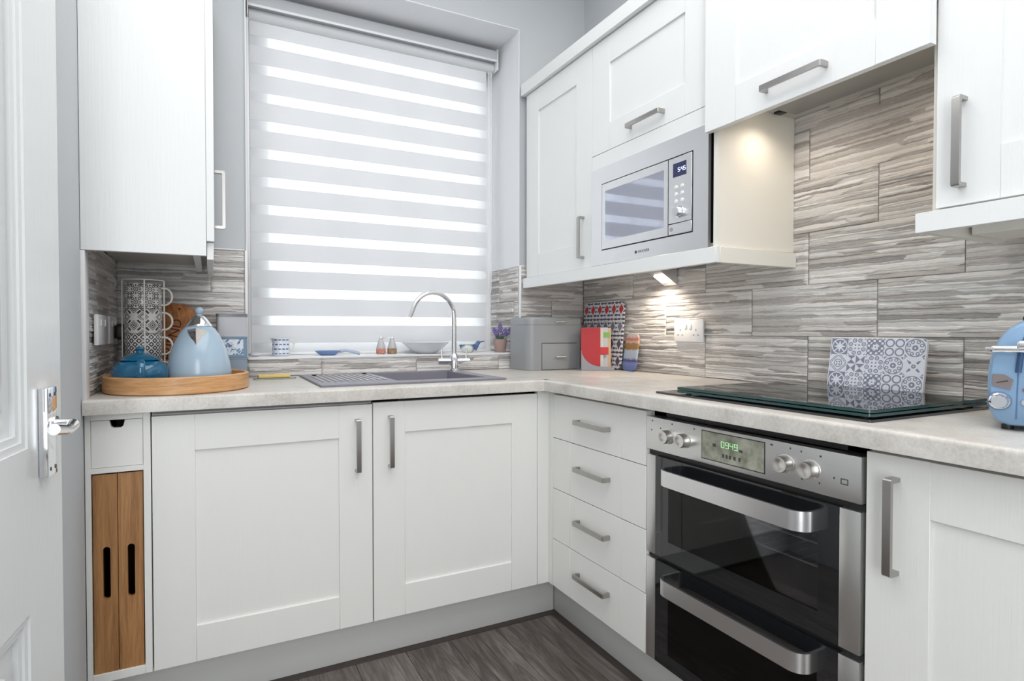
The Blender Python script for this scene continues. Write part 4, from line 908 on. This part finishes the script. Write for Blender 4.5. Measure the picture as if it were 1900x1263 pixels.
# ------------------------------------------------------------------ bread bin
t = thing('bread_bin', 'grey metal bread bin with front drawer, in the worktop corner', 'bread bin', (-.29, -.11, ZT))
binm = Mat('grey_powder_coat', srgb(150, 153, 156), .38).m
bx0, bx1, by0, by1 = -.436, -.150, -.190, -.022
def binpoly(g=0): 
    r = .038; P = [(bx1 - g, by1 - g), (bx0 + g, by1 - g)]
    P += [(bx0 + g + r - r * math.cos(math.radians(a)), by0 + g + r - r * math.sin(math.radians(a))) for a in range(0, 91, 11)]
    P += [(bx1 - g - .006, by0 + g), (bx1 - g, by0 + g + .006)]; return P
def pz(bm, z0, z1, g=0, bev=0):
    prism(bm, binpoly(g), 'z', z0, z1)
    if bev:
        es = [e for e in bm.edges if all(abs(v.co.z - z1) < 1e-6 for v in e.verts)]; bmesh.ops.bevel(bm, geom=es, offset=bev, segments=4, affect='EDGES', profile=.5)
bm = NB(); pz(bm, ZT + .0008, 1.1165); obj('body', bm, binm, t, smooth=30)
bm = NB(); pz(bm, 1.1175, 1.1515, 0, .013); obj('lid', bm, binm, t, smooth=40)
bm = NB(); pz(bm, 1.1163, 1.1178, .003); obj('lid_gap', bm, dark, t)
bm = NB(); box(bm, -.366, -.176, by0 - .0035, by0 + .001, ZT + .004, 1.032, .0012); dr = obj('drawer', bm, binm, t)
bm = NB(); frameplate(bm, 'y', by0 - .0006, by0 + .0002, -.3675, -.1745, ZT + .0025, 1.0345, [(-.366, -.176, ZT + .004, 1.032)]); obj('drawer_gap', bm, dark, t)
def cup(parent, z, yf):
    bm = NB(); xc = -.272; tube(bm, [(xc - .026, yf, z), (xc - .026, yf - .012, z), (xc + .026, yf - .012, z), (xc + .026, yf, z)], .003, 8); cyl(bm, (xc - .028, yf - .012, z), (xc + .028, yf - .012, z), .0042, n=12); obj('handle', bm, chrome, parent, smooth=50)
cup(dr, .972, by0 - .0035); cup(t, 1.131, by0)

# ------------------------------------------------------------------ chopping boards, corner of the right wall
M = Mat('ikat_print', (.8, .8, .8), .3); u, v = M.uv(); nn = M.noise((1, 1, 1), 120, 3) * .35
i = (u / .052).floor(); x = ((u / .052).mod(1.0) - .5).abs() * 2; row = (v / .080); y = ((row.mod(1.0)) - .5).abs() * 2
dmd = x + y + nn - .17
edge = ((dmd - .78).abs()).lt(.10); core = dmd.lt(.62); cen = dmd.lt(.30)
red = v.gt(.24); mid = v.gt(.16) * (1 - red)
base_ = core * .5 * (1 - red) + core * red * .9 + (1 - core) * .08 * (1 - edge)
f = (core * (1 - red) * (.42 - .12 * mid)) + core * red * .85 + (1 - core) * (1 - edge) * .42 * ((((u * 240).sin() * .5 + (v * 330).sin() + nn * 3.0)).gt(.75))
M.color(M.ramp(f, [(.0, srgb(222, 220, 226)), (.22, srgb(205, 205, 212)), (.30, srgb(120, 124, 138)), (.45, srgb(66, 64, 92)), (.62, srgb(84, 76, 96)), (.78, srgb(196, 52, 60)), (1, srgb(206, 58, 64))])); ikat = M.m
tilt = Matrix.Translation((-.040, -.190, ZT + .001)) @ Matrix.Rotation(math.radians(5), 4, 'Y')
bm = NB(); prism(bm, rrect(-.150, .150, 0, .318, .04, 8), 'x', -.006, .0); tri(bm); bm.transform(tilt)
single('chopping_board', bm, ikat, 'large red and blue ikat-print board leaning behind the bread bin', 'chopping board', uvf=lambda co, fc: (co.y + .5, (co.z - ZT)))
def facing(x, y, ang=0): return Matrix.Translation((x, y, ZT + .001)) @ Matrix.Rotation(math.radians(ang), 4, 'Z')
# stand with coloured boards (front faces the camera, slightly turned)
ang = -25; ST = facing(-.203, -.262, ang)
t = thing('board_stand', 'grey curved stand holding a red board and coloured index boards', 'stand', (-.13, -.22, ZT))
bm = NB(); g = [(0, 0), (.150, 0), (.150, .012), (.108, .016)] + [(.096 - .096 * math.sin(math.radians(a)), .095 - .079 * math.cos(math.radians(a))) for a in range(0, 91, 15)]
prism(bm, g, 'y', -.004, 0); tri(bm); box(bm, 0, .150, 0, .062, 0, .005, .001, 1); bm.transform(ST); obj('stand', bm, Mat('grey_plastic', srgb(150, 152, 160), .3).m, t)
def idx(x0, x1, y0, h, col, tab, label, tabz, cut=None):
    t_ = thing('index_board', label, 'chopping board', ST @ Vector(((x0 + x1) / 2, y0, .006)), 'index boards in the grey stand')
    bm = NB(); prism(bm, rrect(x0, x1, .006, h, .005, 4), 'y', y0, y0 + .005); tri(bm); bm.transform(ST); obj('board', bm, Mat('board_' + label[:5], col, .4).m, t_)
    if tab:
        bm = NB(); box(bm, tab[0], tab[1], y0 - .0035, y0 - .0003, tabz[0], tabz[1], .001, 1); bm.transform(ST); obj('tab', bm, Mat('tab_' + label[:5], tab[2], .4).m, t_)
idx(.000, .088, .004, .193, srgb(176, 48, 56), None, 'red board at the front of the grey stand', (0, 0))
idx(.010, .104, .018, .190, srgb(206, 214, 206), (.086, .128, srgb(196, 58, 66)), 'pale green-white index board with red tab', (.070, .104))
idx(.020, .128, .032, .194, srgb(196, 200, 206), (.104, .138, srgb(132, 176, 96)), 'pale grey index board with green tab', (.148, .172))
idx(.030, .146, .046, .192, srgb(212, 184, 150), None, 'tan index board at the back of the grey stand', (0, 0))
M = Mat('scenic_print', (.8, .8, .8), .3); x, y, z = M.xyz(M.pos()); nz = M.noise((1, 1, 1), 70, 3); hz = (z - ZT) / .165 + (nz - .5) * .10
M.color(M.ramp(hz, [(.0, srgb(92, 112, 170)), (.22, srgb(120, 136, 190)), (.30, srgb(70, 70, 120)), (.36, srgb(172, 192, 214)), (.56, srgb(180, 196, 212)), (.60, srgb(150, 118, 76)), (.74, srgb(160, 122, 78)), (.78, srgb(196, 180, 168)), (.86, srgb(190, 110, 104)), (.95, srgb(206, 196, 190))]))
bm = NB(); tl = Matrix.Translation((-.034, -.390, ZT + .001)) @ Matrix.Rotation(math.radians(-8), 4, 'Z') @ Matrix.Rotation(math.radians(8), 4, 'Y')
prism(bm, rrect(-.050, .050, 0, .165, .026, 6), 'x', -.008, 0); tri(bm); bm.transform(tl)
single('mini_board', bm, M.m, 'small rounded board with scenic print leaning on the tiles', 'chopping board')

# ------------------------------------------------------------------ patterned board behind the hob
M = Mat('moroccan_print', (.8, .8, .8), .28); u, v = M.uv(); cs = .0485
i, j, x, y = cellpat(M, u, v, cs); a, b = x.abs(), y.abs(); r = hyp(x, y); mxx = a.max(b)
dg = ((a - b).abs()); 
p0 = 1 - ((r.lt(.62) * ((a * b * 9).lt(.35)) + (a - b).abs().lt(.10) * r.lt(.8) + ((r - .86).abs()).lt(.06)).min(1.0))
q1 = hyp(a - .72, b - .30).min(hyp(a - .30, b - .72))
p1 = ((q1 - .19).abs().lt(.055) + q1.lt(.07) + hyp(a - .20, b - .20).lt(.10) + ((a + b) - 1.75).abs().lt(.06)).min(1.0)
p2 = ((x * 11).sin() * (y * 11).sin()).gt(-.1) * mxx.gt(.28) + (mxx.lt(.28) * (r.lt(.08))) + ((r - .5).abs()).lt(.07)
qx, qy = (a - .5), (b - .5); p3 = ((hyp(qx, qy) - .40).abs()).lt(.075)
q4 = hyp(a - .62, b - .28).min(hyp(a - .28, b - .62))
p4 = ((r - .93).abs().lt(.05) + (q4 - .15).abs().lt(.05) + r.lt(.30) * r.gt(.10) + (a + b).gt(1.62)).min(1.0)
p5 = (((a + b) - .92).abs().lt(.06) + ((a + b) - 1.15).abs().lt(.06) + ((r - .44).abs()).lt(.05) + hyp(a - .15, b - .15).lt(.10) + (a + b).gt(1.8)).min(1.0)
fx, fy = x.mod(1.0), y.mod(1.0); p6 = (((fx - fy) * (fx + fy - 1)) * (x * y)).gt(0.0) * .9
p7 = (hyp(a - .85, b + .15).lt(.83) * hyp(a + .15, b - .85).lt(.83) * r.gt(.42) + r.lt(.22) * r.gt(.08) + (a + b).gt(1.72)).min(1.0)
par = (j + 400).mod(2.0); rowA = 1 - par
def sel(k): return (i - k).abs().lt(.5)
fa = sel(0) * p0 + sel(1) * p1 + sel(2) * p2 + sel(3) * p3 + sel(4) * p4
fb = sel(0) * p5 + sel(1) * p6 + sel(2) * p1 + sel(3) * p4 + sel(4) * p7
f = (fa * rowA + fb * par).min(1.0) * (mxx.lt(.965))
M.color(M.ramp(f, [(.3, srgb(218, 220, 230)), (.75, srgb(128, 132, 150))])); moroc = M.m
BT = Matrix.Translation((-.078, -1.4275, .9175)) @ Matrix.Rotation(math.radians(9), 4, 'Y')
t = thing('chopping_board', 'white board with grey patterned squares leaning on tiles behind hob', 'chopping board', (-.08, -1.4275, .9175))
bm = NB(); prism(bm, rrect(-.123, .123, 0, .153, .011, 6), 'x', -.004, .004); tri(bm); BTi = BT.inverted(); bm.transform(BT)
obj('board', bm, Mat('white_board', srgb(226, 226, 232), .3).m, t)
bm = NB(); box(bm, -.0048, -.0042, -.1212, .1212, .0008, .1515); bm.transform(BT)
obj('printed_face', bm, moroc, t, uvf=lambda co, fc: (.1212 - (BTi @ co).y + .0001, (BTi @ co).z - .1515 + .0485 * 5))

# ------------------------------------------------------------------ toaster and tumbler
rd = Vector((.936, .352, 0)).normalized(); pr = Vector((.352, -.936, 0)).normalized(); T0 = Vector((-.416, -1.909, ZT))
TM = Matrix((pr, rd, Vector((0, 0, 1)))).transposed().to_4x4(); TM.translation = T0
t = thing('toaster', 'pale blue rounded toaster with chrome lever at the right edge', 'toaster', T0)
tb = Mat('toaster_blue', srgb(130, 162, 194), .22).m
def tprof(s=1.0):
    P = []
    for a in range(0, 181, 9):
        ca, sa = math.cos(math.radians(a)), math.sin(math.radians(a)); P.append((math.copysign(abs(ca) ** .8, ca) * .083 * s, .078 + (abs(sa) ** .80) * .126 * s))
    P += [(-.081 * s, .035), (-.072 * s, .016), (-.055 * s, .008), (.055 * s, .008), (.072 * s, .016), (.081 * s, .035)]
    return P
bm = NB(); secs = [(0.0, .93), (.004, .965), (.012, .99), (.03, 1), (.24, 1), (.262, .98), (.27, .93)]; rings = []
for yy, s_ in secs: rings.append([bm.verts.new((p[0] * s_, yy, .09 + (p[1] - .09) * s_)) for p in tprof()])
skin(bm, rings); bm.transform(TM); obj('body', bm, tb, t, smooth=50)
def tl_(p): return TM @ Vector(p)
bm = NB(); tube(bm, [(-.028, -.002, .176), (-.034, -.003, .160), (-.039, -.003, .140), (-.042, -.003, .105)], .0042, 8); bm.transform(TM); obj('lever_slot', bm, Mat('navy_slot', srgb(46, 78, 122), .4).m, t)
bm = NB(); tube(bm, [(-.042, -.001, .104), (-.044, -.001, .022)], .0008, 6); bm.transform(TM); obj('seam', bm, Mat('seam_blue', srgb(86, 120, 160), .5).m, t)
bm = NB(); box(bm, -.079, .03, -.022, -.004, .140, .153, .006, 3); box(bm, -.045, -.015, -.030, -.004, .146, .162, .006, 3); box(bm, -.086, -.072, -.010, -.004, .143, .150, .002, 2); bm.transform(TM); obj('lever', bm, chrome, t)
bm = NB(); b2 = NB(); lathe(b2, (0, 0, 0), [(.0145, 0), (.0145, .004), (.0125, .006), (.0120, .016), (.0105, .018), (.002, .018)], 28); merge(bm, b2, TM @ onface((-.066, -.002, .053), (1, 0, 0), (0, 0, 1))); obj('browning_dial', bm, chrome, t)
bm = NB(); b2 = NB(); lathe(b2, (0, 0, 0), [(.0165, 0), (.0165, .002), (.0150, .003)], 28); merge(bm, b2, TM @ onface((-.066, -.0005, .053), (1, 0, 0), (0, 0, 1))); obj('dial_collar', bm, Mat('collar_blue', srgb(90, 120, 158), .4).m, t)
bm = NB(); prism(bm, [(-.076, .080), (-.052, .074), (-.048, .092), (-.060, .101), (-.075, .101)], 'y', -.003, .002); bm.transform(TM); obj('gauge_window', bm, Mat('gauge_smoke', srgb(128, 118, 118), .1).m, t)
bm = NB(); tube(bm, [(-.070, -.0035, .086), (-.055, -.0035, .090)], .0008, 6); bm.transform(TM); obj('gauge_needle', bm, blackpl, t)
for (x, z_, r_, mt, nm) in ((-.0325, .0745, .0032, Mat('red_lens', srgb(190, 40, 60), .2).m, 'indicator'), (-.0315, .0525, .006, chrome, 'button'), (-.014, .0525, .006, chrome, 'button')):
    bm = NB(); cyl(bm, (x, -.005, z_), (x, .002, z_), r_, n=16); bm.transform(TM); obj(nm, bm, mt, t)
for x in (-.055, .055):
    for y in (.03, .24): bm = NB(); cyl(bm, (x, y, .0005), (x, y, .0085), .009, n=12); bm.transform(TM); obj('foot', bm, blackpl, t)
for x in (-.024, .024): bm = NB(); box(bm, x - .013, x + .013, .05, .22, .1985, .2055, .002); bm.transform(TM); obj('bread_slot', bm, blackpl, t)
bm = NB(); lathe(bm, (-.078, -1.722, ZT + .0005), [(.017, 0), (.019, .002), (.024, .040), (.030, .080), (.036, .112), (.0345, .112), (.0285, .080), (.0225, .040), (.017, .006), (.001, .006)], 28)
single('tumbler', bm, Mat('tumbler_glass', srgb(232, 236, 240), .05, Transmission_Weight=.92, IOR=1.3).m, 'clear flared glass tumbler between hob and toaster', 'glass', smooth=40)

# ------------------------------------------------------------------ open door on the left
hinge = Vector((-2.064, -1.83, 0)); free = Vector((-1.976, -1.070, 0)); DL = (free - hinge).length; du = (free - hinge).normalized(); dn = Vector((du.y, -du.x, 0))
DM = Matrix((du, -dn, Vector((0, 0, 1)))).transposed().to_4x4(); DM.translation = hinge   # local: x along leaf, -y towards the room
if DM.determinant() < 0: pass
bm = NB(); frameplate(bm, 'y', .0, .038, 0, DL, .008, 1.985, [(.095, DL - .132, .885, 1.86), (.095, DL - .132, .22, .635)]) ; bm.transform(DM); door = struct('door_1', bm, doorm)
def molding(z0, z1):
    bm = NB(); x0, x1 = .095, DL - .132
    for (o_, d0, d1) in ((0, .000, .010), (.012, .004, .014), (.024, .008, .018)):
        frameplate_b = NB(); frameplate(frameplate_b, 'y', d0, .036, x0 + o_, x1 - o_, z0 + o_, z1 - o_, [(x0 + o_ + .012, x1 - o_ - .012, z0 + o_ + .012, z1 - o_ - .012)]); merge(bm, frameplate_b, Matrix())
    box(bm, x0 + .034, x1 - .034, .016, .034, z0 + .034, z1 - .034)
    b3 = NB(); box(b3, x0 + .075, x1 - .075, .006, .03, z0 + .075, z1 - .075, .008, 2); merge(bm, b3, Matrix()); bm.transform(DM); obj('moulded_panel', bm, doorm, door)
molding(.885, 1.86); molding(.22, .635)
hx = DL - .084; hz = .915
bm = NB(); box(bm, hx - .021, hx + .021, -.015, -.0005, hz - .077, hz + .077, .0025); bm.transform(DM); pl = obj('handle_plate', bm, chrome, door)
bm = NB(); b2 = NB()
cyl(b2, (hx, -.015, hz + .012), (hx, -.044, hz + .012), .0085, n=20); cyl(b2, (hx, -.015, hz + .012), (hx, -.021, hz + .012), .014, n=24)
tube(b2, [(hx, -.045, hz + .010), (hx - .03, -.047, hz + .006), (hx - .06, -.050, hz + .010), (hx - .108, -.052, hz + .018)], [.010, .009, .0085, .009], 14)
merge(bm, b2, DM); obj('lever', bm, chrome, pl, smooth=50)
bm = NB()
for (dx, dz) in ((-.011, .064), (.011, .064), (-.011, -.064), (.011, -.064)): cyl(bm, (hx + dx, -.0155, hz + dz), (hx + dx, -.0148, hz + dz), .0035, n=12)
bm.transform(DM); obj('screw', bm, iconm, pl)
